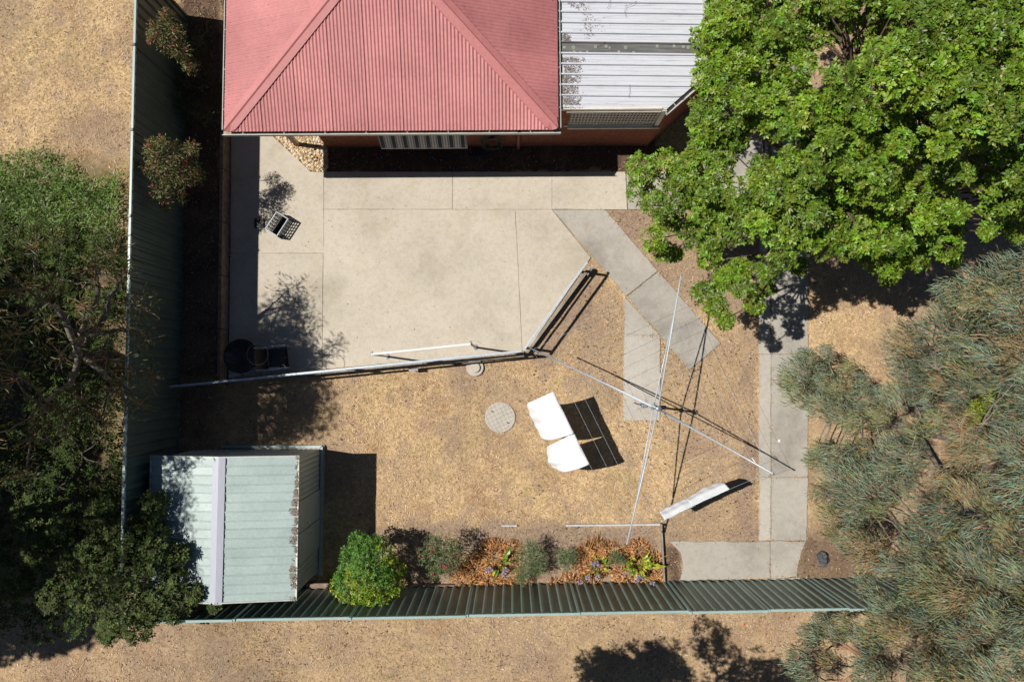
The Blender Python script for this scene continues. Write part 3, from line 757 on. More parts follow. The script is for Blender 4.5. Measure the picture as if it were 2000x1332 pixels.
# ------------------------------------------------------------------ rotary clothes hoist
hub = at(1286, 798, 1.92); hb = Vector((hub.x, hub.y, 0))
ho = empty('rotary_clothesline', hb, 0, 'galvanised rotary clothesline with four long arms over the lawn', 'clothesline')
MB().tube([(0, 0, .02), (0, 0, 1.92)], .028, 12).build('pole', m_galv, ho, smooth=True)
MB().tube([(0, 0, 0.02), (0, 0, .75)], .036, 12).build('outer_pole', m_galvd, ho, smooth=True)
MB().lathe((0, 0, 1.86), [(.05, 0), (.06, .03), (.06, .09), (.02, .11)], 12).build('head', m_galvd, ho)
MB().box((0, 0, 1.44), (.09, .09, .1), .5).build('collar', m_galvd, ho, bevel=.01)
MB().box((-.11, .02, .95), (.13, .09, .13), .2).build('gear_box', m_galvd, ho, bevel=.02)
MB().tube([(-.17, .03, .95), (-.3, .07, .95), (-.31, .07, .82)], .012, 8).build('crank_handle', m_black, ho)
MB().box((0, 0, .045), (.28, .2, .02), .2).build('base_plate', m_conc3, ho)
tips = [at(1330, 540, 1.78) - hb, at(1510, 925, 1.78) - hb, at(1225, 1060, 1.78) - hb, at(1036, 680, 1.78) - hb]
for t in tips:
    a = Vector((0, 0, 1.88)); tt = Vector(t)
    MB().tube([a, a.lerp(tt, .5) + Vector((0, 0, .015)), tt], .0165, 8).build('arm', m_galv, ho, smooth=True)
    j = a.lerp(tt, .72) + Vector((0, 0, -.012))
    MB().tube([(0, 0, 1.44), j], .0135, 8).build('brace', m_galv, ho, smooth=True)
    MB().tube([tt - (tt - a).normalized() * .02, tt + (tt - a).normalized() * .03], .02, 8).build('end_cap', m_galvd, ho)
def wirept(i, f, u, sag):
    a = Vector((0, 0, 1.88)).lerp(Vector(tips[i]), f); b = Vector((0, 0, 1.88)).lerp(Vector(tips[(i + 1) % 4]), f)
    return a.lerp(b, u) + Vector((0, 0, -.035 - sag * 4 * u * (1 - u)))
for q, f in enumerate((.98, .82, .695, .57, .44, .31)):
    m = MB()
    for i in range(4):
        sg = (.26 if i == 2 else .17 if i == 1 else .05) if q == 0 else .04
        m.tube([wirept(i, f, u, sg) for u in np.linspace(0, 1, 17)], .0024, 4, False)
    m.build('line_wire', m_galv, ho)
MB().tube([Vector((0, 0, 1.88)).lerp(Vector(tips[1]), .86), Vector((0, 0, 1.88)).lerp(Vector(tips[1]), .86) + Vector((-.09, .14, -.06))], .006, 5).build('tension_rod', m_white, ho)

# washing: cloths pegged along the outer wire and blown about
def cloth(label, name, i, u0, u1, length, out, m_, blow, seed, curl=0.0, round_=.0, cat='sheet', group=None, shear=0.0, taper=0.0):
    rr = np.random.default_rng(seed); ph = rr.random(6) * 6.28; nu, nv = 34, 26; P = []
    org = hb + wirept(i, .98, (u0 + u1) / 2, 0); org.z = 0
    for a in range(nu):
        s = a / (nu - 1); u = u0 + (u1 - u0) * s; p0 = hb + wirept(i, .98, u, .26 if i == 2 else .17); row = []
        e = (Vector(tips[(i + 1) % 4]) - Vector(tips[i])); e.z = 0; e.normalize(); o_ = Vector((-e.y, e.x, 0)) * out
        for b in range(nv):
            t = b / (nv - 1); g = t * length
            ang = blow * (1 - .35 * t) + curl * (t - .5)                        # angle off the vertical
            dn = Vector((0, 0, -1)) * math.cos(ang) + o_ * math.sin(ang)
            w_ = (.55 if cat == 'towel' else 1.0) * (.018 * math.sin(ph[0] + 9 * s + 2 * t) + .03 * t * math.sin(ph[1] + 5 * s) + .012 * math.sin(ph[2] + 21 * s - 4 * t) * t + .01 * math.sin(ph[4] + 14 * t))
            sh = e * (-.10 * t * math.sin(ph[3] + 3 * s)) * .3
            edge = round_ * t ** 2 * (2 * s - 1) ** 4
            side_in = e * (shear * t - (2 * s - 1) * taper * t) + e * (-(2 * s - 1)) * round_ * .8 * max(0, t - .7) ** 1.5 * 2
            row.append(p0 - org + dn * (g - edge) + (o_ * math.cos(ang) + Vector((0, 0, math.sin(ang)))) * w_ + sh + side_in)
        P.append(row)
    m = MB(); m.grid(P)
    o = m.build(name, m_, None, smooth=True); o.location = org
    sd_ = o.modifiers.new('thick', 'SOLIDIFY'); sd_.thickness = .006
    tag(o, label, cat, group)
    for s in (.06, .5, .94):
        p = hb + wirept(i, .98, u0 + (u1 - u0) * s, .26 if i == 2 else .17) - org
        MB().box(p + Vector((0, 0, -.01)), (.014, .02, .07), .4).build('peg', m_rail, o)
    return o
# outer wire 2 runs from the lower arm to the left arm
cloth('upper of two white sheets blown flat on the clothesline over the lawn', 'white_sheet', 2, .548, .775, 1.10, 1, m_cloth, 1.3, 3, -.3, .10, shear=.06, taper=.05)
cloth('lower of two white sheets blown flat on the clothesline over the lawn', 'white_sheet', 2, .385, .552, 1.2, 1, m_cloth, 1.3, 8, -.3, .12, shear=-.03, taper=.035)
cloth('pale towel hanging nearest the path on the right clothesline wire', 'white_towel', 1, .27, .53, .52, -1, m_towel, .5, 12, -.3, .0, 'towel', taper=.03)
cloth('pale towel hanging nearest the garden bed on the right clothesline wire', 'white_towel', 1, .515, .73, .48, -1, m_towel, .45, 15, -.2, .0, 'towel', taper=.02)

# ------------------------------------------------------------------ covers and drains
c = at(977, 815)
lid = empty('concrete_tank_lid', c, 0, 'round pale concrete tank lid scored with a square grid', 'tank lid')
MB().lathe((0, 0, 0), [(.375, -.02), (.375, .03), (.365, .038)], 40).build('disc', m_conc3, lid)
m = MB()
for k in np.arange(-.3, .31, .1):
    h = math.sqrt(.355 ** 2 - k * k); ca, sa = math.cos(.45), math.sin(.45)
    m.bar((k * ca - h * sa, k * sa + h * ca, .0385), (k * ca + h * sa, k * sa - h * ca, .0385), .006, .002)
    m.bar((k * -sa - h * ca, k * ca - h * sa, .0385), (k * -sa + h * ca, k * ca + h * sa, .0385), .006, .002)
m.build('grid_score', m_joint, lid)
for a in (2.5, 5.7): MB().bar((.24 * math.cos(a) - .04, .24 * math.sin(a) + .014, .039), (.24 * math.cos(a) + .04, .24 * math.sin(a) - .014, .039), .025, .004).build('lifting_slot', m_bark, lid)
c = at(928, 718)
cap = empty('inspection_cap', c, 0, 'small round concrete inspection cap beside the sleeper edge', 'inspection cap')
MB().lathe((0, 0, 0), [(.215, -.02), (.215, .05), (.205, .06)], 28).build('collar', m_conc3, cap)
MB().lathe((0, 0, 0), [(.125, .06), (.125, .1), (.115, .108)], 24).build('cap', m_conc, cap)
c = at(508, 437)
dr = empty('drain_grate', c, 0, 'black square drain grate on the patio beside the milk crate', 'drain grate')
MB().box((0, 0, .05), (.24, .24, .05), 0).build('frame', m_black, dr, bevel=.01)
for k in range(6): MB().box((-.085 + k * .034, 0, .079), (.016, .2, .008)).build('slat', m_black, dr)

# milk crate
c = at(554, 446); rz = -.56
cr = empty('milk_crate', (c.x - .05, c.y + .03, .035), rz, 'black plastic milk crate standing open on the patio', 'crate')
Lx, Ly, Hh = .335, .50, .29
MB().box((0, 0, .012), (Lx - .02, Ly - .02, .02)).build('floor', m_black, cr)
rim = MB()
for s in (-1, 1): rim.bar((s * (Lx / 2), -Ly / 2 - .012, Hh), (s * Lx / 2, Ly / 2 + .012, Hh), .026, .03); rim.bar((-Lx / 2 + .013, s * Ly / 2, Hh), (Lx / 2 - .013, s * Ly / 2, Hh), .026, .03)
m_rim = plain('scuffed_grey_plastic', (.42, .47, .52), (.30, .33, .37), 14, .45)
rim.build('rim', m_rim, cr, bevel=.004)
for s in (-1, 1):
    m = MB()
    for z in (.02, .10, .19): m.bar((s * Lx / 2, -Ly / 2, z), (s * Lx / 2, Ly / 2, z), .014, .024)
    for y in np.linspace(-Ly / 2, Ly / 2, 7): m.bar((s * Lx / 2, y, 0), (s * Lx / 2, y, Hh - .015), .022, .016, up=(1, 0, 0))
    m.build('side_wall', m_black, cr)
    m = MB()
    for z in (.02, .10, .19): m.bar((-Lx / 2, s * Ly / 2, z), (Lx / 2, s * Ly / 2, z), .014, .024)
    for x in np.linspace(-Lx / 2 + .02, Lx / 2 - .02, 5): m.bar((x, s * Ly / 2, 0), (x, s * Ly / 2, Hh - .015), .022, .016, up=(0, 1, 0))
    m.build('end_wall', m_black, cr)
MB().bar((0, -Ly / 2 + .01, .14), (0, Ly / 2 - .01, .14), .01, .26).build('divider', m_black, cr)

# outdoor table, hoop stand, chair, bench board in the shaded patio corner
m_dull = plain('dull_black_metal', (.02, .021, .023), None, 9, .9, spec=.1)
c = at(500, 697); tb = empty('outdoor_table', (c.x - .0, c.y, .035), 0, 'round dark glass table with thin metal rim in the shaded patio corner', 'table')
MB().lathe((-.08, 0, .66), [(.40, 0), (.40, .012)], 36).build('table_top', m_glass, tb)
MB().tube([(-.08 + .405 * math.cos(a), .405 * math.sin(a), .668) for a in np.linspace(0, 6.283, 37)], .008, 6, False).build('rim', m_dull, tb)
for k in range(4):
    a = .6 + k * math.pi / 2
    MB().tube([(-.08 + .3 * math.cos(a), .3 * math.sin(a), .66), (-.08 + .25 * math.cos(a), .25 * math.sin(a), .35), (-.08 + .33 * math.cos(a), .33 * math.sin(a), 0)], .011, 6).build('leg', m_black, tb)
hp = at(503, 692, 1.78); hs = empty('hoop_stand', (hp.x, hp.y, .035), 0, 'tall thin metal hoop stand beside the round glass table', 'stand')
MB().tube([(.235 * math.cos(a), .235 * math.sin(a), 1.74) for a in np.linspace(0, 6.283, 33)], .006, 6, False).build('hoop', m_dull, hs)
for k in range(3):
    a = .9 + k * 2.094; MB().tube([(.235 * math.cos(a), .235 * math.sin(a), 1.74), (.2 * math.cos(a), .2 * math.sin(a), .5), (.24 * math.cos(a), .24 * math.sin(a), 0)], .006, 6).build('leg', m_dull, hs)
c = at(556, 700); ch = empty('patio_chair', (c.x, c.y, .035), .12, 'dark patio armchair with bare metal armrests beside the handrail', 'chair')
MB().grid([[(x, y, .40 + .02 * (abs(y) / .25) ** 2 + .03 * (x > .2)) for y in np.linspace(-.24, .24, 7)] for x in np.linspace(-.24, .25, 7)]).build('seat', m_black, ch, smooth=True)
MB().grid([[(-.26 - .1 * t + .03 * (abs(y) / .25) ** 2, y, .42 + .5 * t) for y in np.linspace(-.24, .24, 7)] for t in np.linspace(0, 1, 6)]).build('backrest', m_black, ch, smooth=True)
for s in (-1, 1):
    MB().tube([(-.3, s * .27, .62), (-.1, s * .275, .65), (.2, s * .27, .63), (.25, s * .27, .57)], .016, 7).build('armrest', m_galv, ch)
    MB().tube([(.25, s * .27, .58), (.26, s * .27, 0)], .012, 6).build('leg', m_galvd, ch); MB().tube([(-.36, s * .26, .92), (-.25, s * .26, .4), (-.32, s * .27, 0)], .012, 6).build('leg', m_galvd, ch)
p0, p1 = at(447, 735, .45), at(546, 719, .45)
bn = empty('bench', (p0.x, p0.y, 0.035), 0, 'narrow pale timber bench board against the shaded end of the handrail', 'bench'); d = p1 - p0; d.z = 0
pts = [d * t + Vector((0, .035 * math.sin(math.pi * t), .42)) for t in np.linspace(0, 1, 9)]
m = MB()
for a, b in zip(pts[:-1], pts[1:]): m.bar(a, b + (b - a) * .02, .07, .03)
m_pale = plain('pale_weathered_board', (.56, .56, .55), (.42, .42, .42), 9, .7)
m.build('seat_board', m_pale, bn)
for t in (.12, .5, .88): MB().box(d * t + Vector((0, .02, .2)), (.045, .045, .42)).build('leg', m_galvd, bn)

# hose and rake against the house wall
hx = at(962, 287, 0); hpos = house.matrix_world @ Vector((0, 0, 0))
wallp = Vector((A.x, A.y, 0)) + Matrix.Rotation(HA, 3, 'Z') @ Vector((hl(962, 287, 0).x, yw, 0))
hs2 = empty('garden_hose', (wallp.x, wallp.y - .06, .0), HA, 'coiled dark green garden hose hung on the brick wall', 'hose')
m = MB(); pts = []
for k in range(9 * 26):
    a = k / 26 * 6.283; t = k / (9 * 26); r = .24 + .05 * math.sin(k * .13) + .03 * math.sin(k * .71)
    pts.append((r * math.cos(a) * .85, -.03 - .11 * t - .02 * math.sin(k * .3), .72 + r * 1.35 * math.sin(a) - .1 * (math.sin(a) < 0)))
m.tube(pts, .011, 5); m.tube([(.2, -.08, .5), (.3, -.15, .15), (.22, -.25, .03), (.05, -.3, .03), (-.1, -.28, .04)], .011, 5)
m.build('coil', m_hose, hs2, smooth=True)
MB().box((0, -.06, 1.02), (.12, .12, .05)).build('hanger', m_black, hs2)
c = at(933, 304); rk = empty('garden_rake', c, .02, 'dark blue rake head lying on the mulch below the hose', 'rake')
MB().bar((-.23, 0, .06), (.23, 0, .06), .05, .03).build('head', m_blue, rk)
for k in range(12): MB().bar((-.21 + k * .038, -.02, .055), (-.21 + k * .038, -.075, .015), .012, .01).build('tine', m_blue, rk)
MB().tube([(-.17, .02, .06), (-.17, .3, .1)], .012, 6).build('handle', m_brownpipe, rk)

# garden edging
e0, e1, e2_ = at(1105, 1025), at(1290, 1023), at(1296, 1134)
ed = empty('garden_edging', e1, 0, 'thin weathered timber edging around the flower bed', 'edging')
def board(a, b, m_, z=.05, wd=.035, h=.12): return MB().bar(Vector(a) - e1 + Vector((0, 0, z)), Vector(b) - e1 + Vector((0, 0, z)), wd, h).build('board', m_, ed, bevel=.006)
board(e0, e1, m_pale, .01, .045); board(e1, e2_, m_wood, .06); board(at(980, 1026), at(1010, 1026), m_pale, -.02, .04)
MB().box((0, 0, .08), (.05, .05, .22)).build('stake', m_wood, ed)
for i, (q0, q1, yq) in enumerate(((600, 650, 1143), (800, 898, 1143.5), (906, 1000, 1146), (1032, 1104, 1145), (1108, 1290, 1142.5))):
    a, b = at(q0, yq + 1), at(q1, yq - 1 if i else yq); s = empty('timber_sleeper', a, 0, ('short broad timber sleeper between shed and round green bush', 'timber sleeper at the fence foot right of the round green bush',
        'timber sleeper at the fence foot below the withered leaves', 'short timber sleeper at the fence foot below the feathery shrub', 'long timber sleeper at the fence foot below the purple flowers')[i], 'sleeper')
    MB().bar((0, 0, .06), b - a + Vector((0, 0, .06)), .2 if i == 0 else .1, .16).build('beam', m_wood2, s, bevel=.01)
# stone, scraps
rng2 = np.random.default_rng(5)
def lump(name, label, cat, c, sx, sy, sz, m_, seed):
    me = MB().lathe((0, 0, 0), [(.001, 0)] + [(math.cos(t), math.sin(t)) for t in np.linspace(-.2, 1.45, 8)], 18)
    rr = random.Random(seed); ph = [rr.uniform(0, 6) for _ in range(6)]
    me.v = [(x * sx * (1 + .22 * math.sin(5 * z + ph[0] + 3 * math.atan2(y, x)) + rr.uniform(-.07, .07)) , y * sy * (1 + .14 * math.sin(2 * math.atan2(y, x) + ph[1])), (z + .2) * sz * (1 + rr.uniform(-.12, .12) + .22 * math.sin(4 * x + ph[2]) * math.cos(3 * y + ph[3]))) for x, y, z in me.v]
    o = me.build(name, m_, None, smooth=False); o.location = c; o.rotation_euler = (0, 0, rr.uniform(0, 3)); return tag(o, label, cat)
lump('rock', 'dark grey lumpy rock lying in bark mulch beside the path', 'rock', at(1605, 1090), .12, .2, .16, m_stone, 4)
lump('paper_scrap', 'small white crumpled scrap lying on the right path', 'scrap', at(1522, 861, .04), .03, .035, .02, m_white, 6)
m_orange = plain('orange_plastic', (.75, .16, .02), None, 5, .5)
lump('plastic_scrap', 'tiny bright orange scrap on the dry grass below the fence', 'scrap', at(1452, 1219, 0.01), .03, .03, .02, m_orange, 9)

# ------------------------------------------------------------------ plants
def vary(base, n, v=.25, hue=.1):
    return np.clip(np.array(base) * rng.uniform(1 - v, 1 + v, (n, 1)) * rng.uniform(1 - hue, 1 + hue, (n, 3)), .002, 1)

def sphere_pts(n, up=.25):
    d = unit(rng.normal(0, 1, (n, 3))); d[:, 2] = d[:, 2] + up; return unit(d)

def rosettes(c, r, n, cols, L=(.07, .12), Wf=.42, k=7, flat=.6, up=.35, r0=.55, tilt=.35):
    """n whorls of k leaves over a clump"""
    d = sphere_pts(n, up); rad = r * rng.uniform(r0, 1.06, (n, 1)); P = np.array(c) + d * rad * np.array([1, 1, flat])
    ax = unit(d * .55 + np.array([0, 0, .75]) + rng.normal(0, .3, (n, 3)))
    ref = unit(np.cross(ax, rng.normal(0, 1, (n, 3)))); ref2 = np.cross(ax, ref)
    col = cols(n)
    out = []
    for j in range(k):
        a = 6.283 * j / k + rng.random(n) * .7
        rd = ref * np.cos(a)[:, None] + ref2 * np.sin(a)[:, None]
        D = unit(rd + ax * rng.uniform(tilt - .3, tilt + .3, (n, 1))); l = rng.uniform(*L, n)
        out.append((P + rd * .01, D, ax + rng.normal(0, .25, (n, 3)), l, l * Wf * rng.uniform(.8, 1.2, n), np.clip(col * rng.uniform(.82, 1.2, (n, 1)), .002, 1)))
    P_, D_, N_, L_, W_, C_ = [np.concatenate([o[i] for o in out]) for i in range(6)]
    return leaf_arrays(P_, D_, N_, L_, W_, C_), P

def weeping(c, r, n, cols, L=(.14, .24), Wf=.075, flat=.75, lean=(-.3, 0, 0), down=.6, up=.2, r0=.5, outw=.6, jit=.35):
    d = sphere_pts(n, up); rad = r * rng.uniform(r0, 1.06, (n, 1)) ; P = np.array(c) + d * rad * np.array([1, 1, flat])
    l = rng.uniform(*L, n); D = unit(d * np.array([outw, outw, .15]) + np.array([0, 0, -down]) + np.array(lean) + rng.normal(0, jit, (n, 3)))
    return leaf_arrays(P, D, d + np.array([0, 0, .6]) + rng.normal(0, .4, (n, 3)), l, l * Wf * rng.uniform(.7, 1.3, n), cols(n), .1, .15), P

def limb(m, a, b, r0, r1, bend=.12, n=6, seg=6):
    a, b = Vector(a), Vector(b); L = (b - a).length; off = Vector((R.gauss(0, 1), R.gauss(0, 1), R.gauss(0, .4))) * bend * L; pts = []; rad = []
    for i in range(n + 1):
        t = i / n; p = a.lerp(b, t) + off * math.sin(math.pi * t) * (1 - .3 * t)
        if 0 < i < n: p += Vector((R.gauss(0, 1), R.gauss(0, 1), R.gauss(0, 1))) * L * .018
        pts.append(p); rad.append(r0 + (r1 - r0) * t)
    m.tube(pts, rad, seg); return pts

def tree(name, label, cat, base, clumps, leafer, mt, ml, fork, r_tr=.14, group=None, twigs=5, limbs=6, mtw=None, extra=None):
    """trunk and limbs reach every clump; the crown is leaves round the clumps"""
    base = Vector(base); root = empty(name, base, 0, label, cat, group); m = MB(); fork = Vector(fork); tw = MB()
    limb(m, (0, 0, -.05), fork - base, r_tr, r_tr * .72, .04, 7, 10)
    cs = [np.array(c[:3]) for c in clumps]; km = min(limbs, len(cs))
    cen = [cs[i] for i in rng.choice(len(cs), km, replace=False)]
    for _ in range(6):
        lab = [int(np.argmin([np.linalg.norm(c - q) for q in cen])) for c in cs]
        cen = [np.mean([c for c, l in zip(cs, lab) if l == k], 0) if k in lab else cen[k] for k in range(km)]
    parts = []
    for k in range(km):
        mem = [i for i in range(len(cs)) if lab[i] == k]
        if not mem: continue
        tgt = Vector(cen[k]) * .8 + fork * .2 - Vector((0, 0, .3)); n_ = len(mem)
        main = limb(m, fork - base, tgt - base, r_tr * .5, r_tr * .26, .1, 7, 8)
        for i in mem:
            st = min(main[3:], key=lambda p: (p + base - Vector(cs[i])).length)
            limb(m, st, Vector(cs[i]) - base - Vector((0, 0, clumps[i][3] * .25)), r_tr * .17, .012, .1, 5, 5)
    for i, c in enumerate(clumps):
        arr, P = leafer(c); parts.append(arr)
        cc = Vector(cs[i]) - base - Vector((0, 0, c[3] * .25))
        for q in P[rng.choice(len(P), min(twigs, len(P)), replace=False)]:
            limb(tw, cc, Vector(q) - base, .009, .004, .08, 3, 4)
    if extra: parts += extra
    m.build('trunk', mt, root, smooth=True)
    if tw.v: tag(tw.build('twigs', mtw or mt, root), kind='stuff')
    o = leaf_obj('crown', parts, ml, root)
    return root

def scatter(poly, n, mind, holes=()):
    xs = [p[0] for p in poly]; ys_ = [p[1] for p in poly]; out = []; tries = 0
    pa = np.array(poly)
    while len(out) < n and tries < 60000:
        tries += 1; x, y = R.uniform(min(xs), max(xs)), R.uniform(min(ys_), max(ys_))
        if not inpoly(np.array([x]), np.array([y]), poly)[0]: continue
        if any((x - a) ** 2 + (y - b) ** 2 < r * r for a, b, r in holes): continue
        if any((x - a) ** 2 + (y - b) ** 2 < mind * mind for a, b in out): continue
        out.append((x, y))
    return out

# --- broadleaf trees at the upper right
poly = [(1400, -60), (1385, 60), (1375, 160), (1365, 250), (1330, 320), (1340, 400), (1420, 450), (1480, 440), (1560, 480), (1650, 470), (1740, 510), (1840, 490), (1880, 400), (1960, 380), (2080, 370), (2080, -80)]
holes = [(1655, 85, 44), (1610, 125, 36), (1485, 290, 42), (1445, 335, 42), (1590, 175, 36), (1700, 190, 30), (1780, 330, 30), (1950, 150, 30), (1740, 60, 26), (1670, 400, 34), (1890, 385, 34), (1900, 450, 30), (1575, 170, 20), (1500, 395, 26), (1620, 330, 22), (1830, 60, 22), (1870, 280, 30), (1545, 275, 26)]
def sm(t): t = max(0, min(1, t)); return t * t * (3 - 2 * t)
def zc(x, y): return 3.0 + 3.1 * sm(min((x - 1240) / 560, (640 - y) / 480)) + R.uniform(-.75, .55)
fringe = [(1255, 330, .34), (1300, 325, .36), (1250, 375, .3), (1280, 400, .3), (1335, 345, .4), (1315, 385, .36), (1300, 432, .24), (1335, 440, .26), (1278, 468, .24), (1295, 492, .2), (1318, 495, .16), (1355, 462, .28),
          (1398, 455, .36), (1440, 440, .38), (1385, 505, .24), (1418, 545, .26), (1446, 530, .26), (1372, 572, .24), (1398, 598, .26), (1416, 624, .18), (1455, 565, .22), (1474, 596, .2), (1498, 525, .26), (1530, 495, .3),
          (1560, 520, .18), (1605, 478, .28), (1660, 480, .28), (1700, 505, .26), (1742, 520, .26), (1735, 545, .14), (1790, 500, .3), (1840, 480, .3), (1862, 505, .14), (1500, 560, .16), (1935, 415, .3), (1975, 425, .3), (1995, 395, .34), (1928, 452, .16), (1960, 395, .3), (1985, 455, .2), (1380, 245, .35), (1390, 150, .36), (1395, 60, .36), (1370, 290, .28)]
pts = [(x, y, zc(x, y), R.uniform(.2, .36)) for x, y in scatter(poly, 250, 33, holes)]
low = [(x, y, zc(x, y) - R.uniform(1.0, 1.8), R.uniform(.24, .36)) for x, y in scatter(poly, 60, 62, holes)]
cl = [(*at(x, y, z), r) for x, y, z, r in pts + low] + [(*at(x, y, zc(x, y) - .1), r) for x, y, r in fringe]
bases = [at(1560, 425), at(1760, 330), at(1700, 60)]
names = ['bright green leafy tree spreading over the path and the verandah corner', 'dense green leafy tree at the right edge above the acacias', 'green leafy tree at the top right corner of the yard']
own = [min(range(3), key=lambda k: (Vector(c[:2]) - (bases[k] * .62 + bases[k] * .38).xy).length - (1.2 if k == 0 else 0)) for c in cl]
def gcol(n): return vary((.142, .224, .02), n, .4, .18)
def broad(c):
    tone = R.uniform(.8, 1.2); return rosettes(c[:3], c[3], int(38 + 430 * c[3] ** 2), lambda n: gcol(n) * np.array([[tone, tone, 1]]), (.045, .095), .52, 7, .45, .45, .7, .45)
for k in range(3):
    mine = [c for c, o in zip(cl, own) if o == k]
    tree('leafy_tree', names[k], 'tree', bases[k], mine, broad, m_bark, m_leaf, bases[k] + Vector((.25, .1, 1.9)), .15, 'green leafy trees at the upper right', twigs=6, limbs=9)

# --- narrow-leaved wattles at the lower right
polyw = [(1770, 640), (1850, 560), (1950, 520), (2080, 480), (2080, 1420), (1700, 1420), (1720, 1250), (1690, 1130), (1650, 1000), (1620, 880), (1660, 790), (1740, 800), (1760, 720)]
holesw = [(1700, 905, 24), (1950, 930, 26), (1880, 1010, 22), (1970, 1230, 30), (1840, 1230, 24), (1900, 620, 24), (1825, 890, 44), (1800, 940, 40), (1790, 985, 44), (1760, 1035, 36), (1905, 1135, 36), (1760, 1305, 44), (1940, 745, 22), (1935, 800, 46), (1720, 740, 40), (1830, 660, 18), (1840, 860, 30)]
def wz(x, y): return 2.3 + 2.2 * sm((x - 1560) / 330) + R.uniform(-1.1, .6)
wl = [(x, y, wz(x, y), R.uniform(.24, .44)) for x, y in scatter(polyw, 140, 40, holesw)]
lobe = [(1620, 690, 1.5, .2), (1600, 725, 1.6, .26), (1660, 720, 1.5, .22), (1540, 745, 1.9, .24), (1690, 745, 1.8, .24), (1725, 770, 2.0, .26), (1555, 725, 1.9, .34), (1560, 770, 1.9, .36), (1580, 705, 1.8, .28), (1600, 790, 1.9, .34), (1640, 760, 2.0, .34), (1690, 780, 2.1, .34), (1610, 745, 1.7, .26), (1640, 810, 2.0, .34), (1600, 880, 1.5, .22),
        (1590, 900, 1.3, .2), (1640, 900, 2.0, .3), (1600, 960, 1.2, .22), (1620, 1000, 1.5, .26), (1630, 1040, 1.4, .22), (1680, 1010, 2.0, .34), (1660, 1060, 1.8, .26), (1575, 690, 1.6, .2)]
sh = [(1560, 1290, 1.6, .34), (1590, 1240, 1.7, .3), (1610, 1220, 1.7, .26), (1640, 1240, 1.8, .22), (1570, 1330, 1.6, .36), (1620, 1290, 1.5, .22), (1655, 1215, 2, .26), (1690, 1300, 2.2, .3), (1680, 1240, 2.2, .26), (1600, 1360, 1.7, .34), (1680, 1350, 1.9, .3)]
wcl = [(*at(x, y, z), r) for x, y, z, r in wl + lobe]
def wcol(n):
    c = vary((.18, .235, .165), n, .42, .1); k = rng.random(n)
    c[k < .14] = vary((.25, .235, .075), int((k < .14).sum()), .3, .1); c[(k >= .14) & (k < .2)] = vary((.25, .14, .085), int(((k >= .14) & (k < .2)).sum()), .3, .1); return c
def wat(c):
    k = R.random(); tone = np.array([[1.0, 1, 1]]) * R.uniform(.8, 1.2)
    if k < .22: tone = np.array([[1.12, 1.02, .78]])
    elif k < .36: tone = np.array([[1.3, .95, .8]])
    la = R.gauss(0, .35)
    return weeping(c[:3], c[3], int(140 + 1900 * c[3] ** 2), lambda n: np.clip(wcol(n) * tone, .004, 1), (.10, .19), .078, .6, (-.62, .12 + la, 0), .22, .35, .35, .35, .28)
wb = [at(1720, 830), at(1800, 990), at(1790, 680), at(1760, 1190)]
wn = ['grey-green wattle with narrow drooping leaves leaning over the path', 'grey-green wattle around the bare grey limb at the right', 'tall grey-green wattle below the dark tree shade', 'grey-green wattle covering the right end of the bottom fence']
ownw = [min(range(4), key=lambda k: (Vector(c[:2]) - wb[k].xy * 1.12).length) for c in wcl]
for k in range(4):
    mine = [c for c, o in zip(wcl, ownw) if o == k]
    tree('wattle_tree', wn[k], 'tree', wb[k], mine, wat, m_gbark, m_leafd, wb[k] + Vector((.2, -.05, 1.1)), .11, 'grey-green wattles at the lower right', twigs=20, limbs=8, mtw=m_obark)
b = at(1660, 1255)
tree('wattle_tree', 'open grey-green wattle with bare branches outside the bottom fence', 'tree', b, [(*at(x, y, z), r) for x, y, z, r in sh], wat, m_obark, m_leafd, b + Vector((.1, -.1, .7)), .06, 'grey-green wattles at the lower right', twigs=10, limbs=5, mtw=m_obark)
b = at(1870, 790)
def ycol(n): return vary((.16, .19, .02), n, .3, .1)
tree('yellow_green_shrub', 'yellow-green shrub showing between the wattles at the right edge', 'shrub', b, [(*at(x, y, z), r) for x, y, z, r in ((1930, 790, 2.2, .4), (1960, 815, 2.2, .36), (1900, 820, 2.0, .3), (1950, 770, 2.3, .3))],
     lambda c: rosettes(c[:3], c[3], 170, ycol, (.05, .09), .4, 6), m_gbark, m_leaf, b + Vector((0, 0, 1.0)), .05, limbs=3)

# --- left boundary: gum tree, broad-leaved bush, weeds
def ocol(n):
    c = vary((.105, .105, .026), n, .35, .12); k = rng.random(n) < .25; c[k] = vary((.16, .19, .12), int(k.sum()), .3, .1); return c
gl = [(215, 490, 3.4, .5), (180, 520, 3.6, .4), (240, 530, 3.3, .35), (270, 600, 3.2, .45), (230, 640, 3.6, .5), (180, 640, 3.9, .4), (280, 660, 3.2, .4), (200, 700, 3.8, .5), (250, 720, 3.4, .5), (295, 740, 3.1, .3), (230, 770, 3.5, .45),
      (150, 780, 4.0, .5), (90, 800, 4.2, .5), (120, 840, 4.0, .5), (190, 820, 3.6, .4), (60, 850, 4.2, .4), (270, 790, 3.2, .35), (40, 560, 4.6, .5), (30, 650, 4.6, .5), (100, 560, 4.2, .4), (60, 480, 4.6, .4), (20, 740, 4.6, .5), (-30, 620, 5.2, .6), (-60, 720, 5.3, .6), (-40, 500, 5.2, .6),
      (110, 690, 4.6, .4), (-30, 850, 5.0, .6), (40, 930, 4.2, .4), (160, 600, 4.6, .3), (90, 630, 4.8, .3)]
b = at(322, 705, .38)
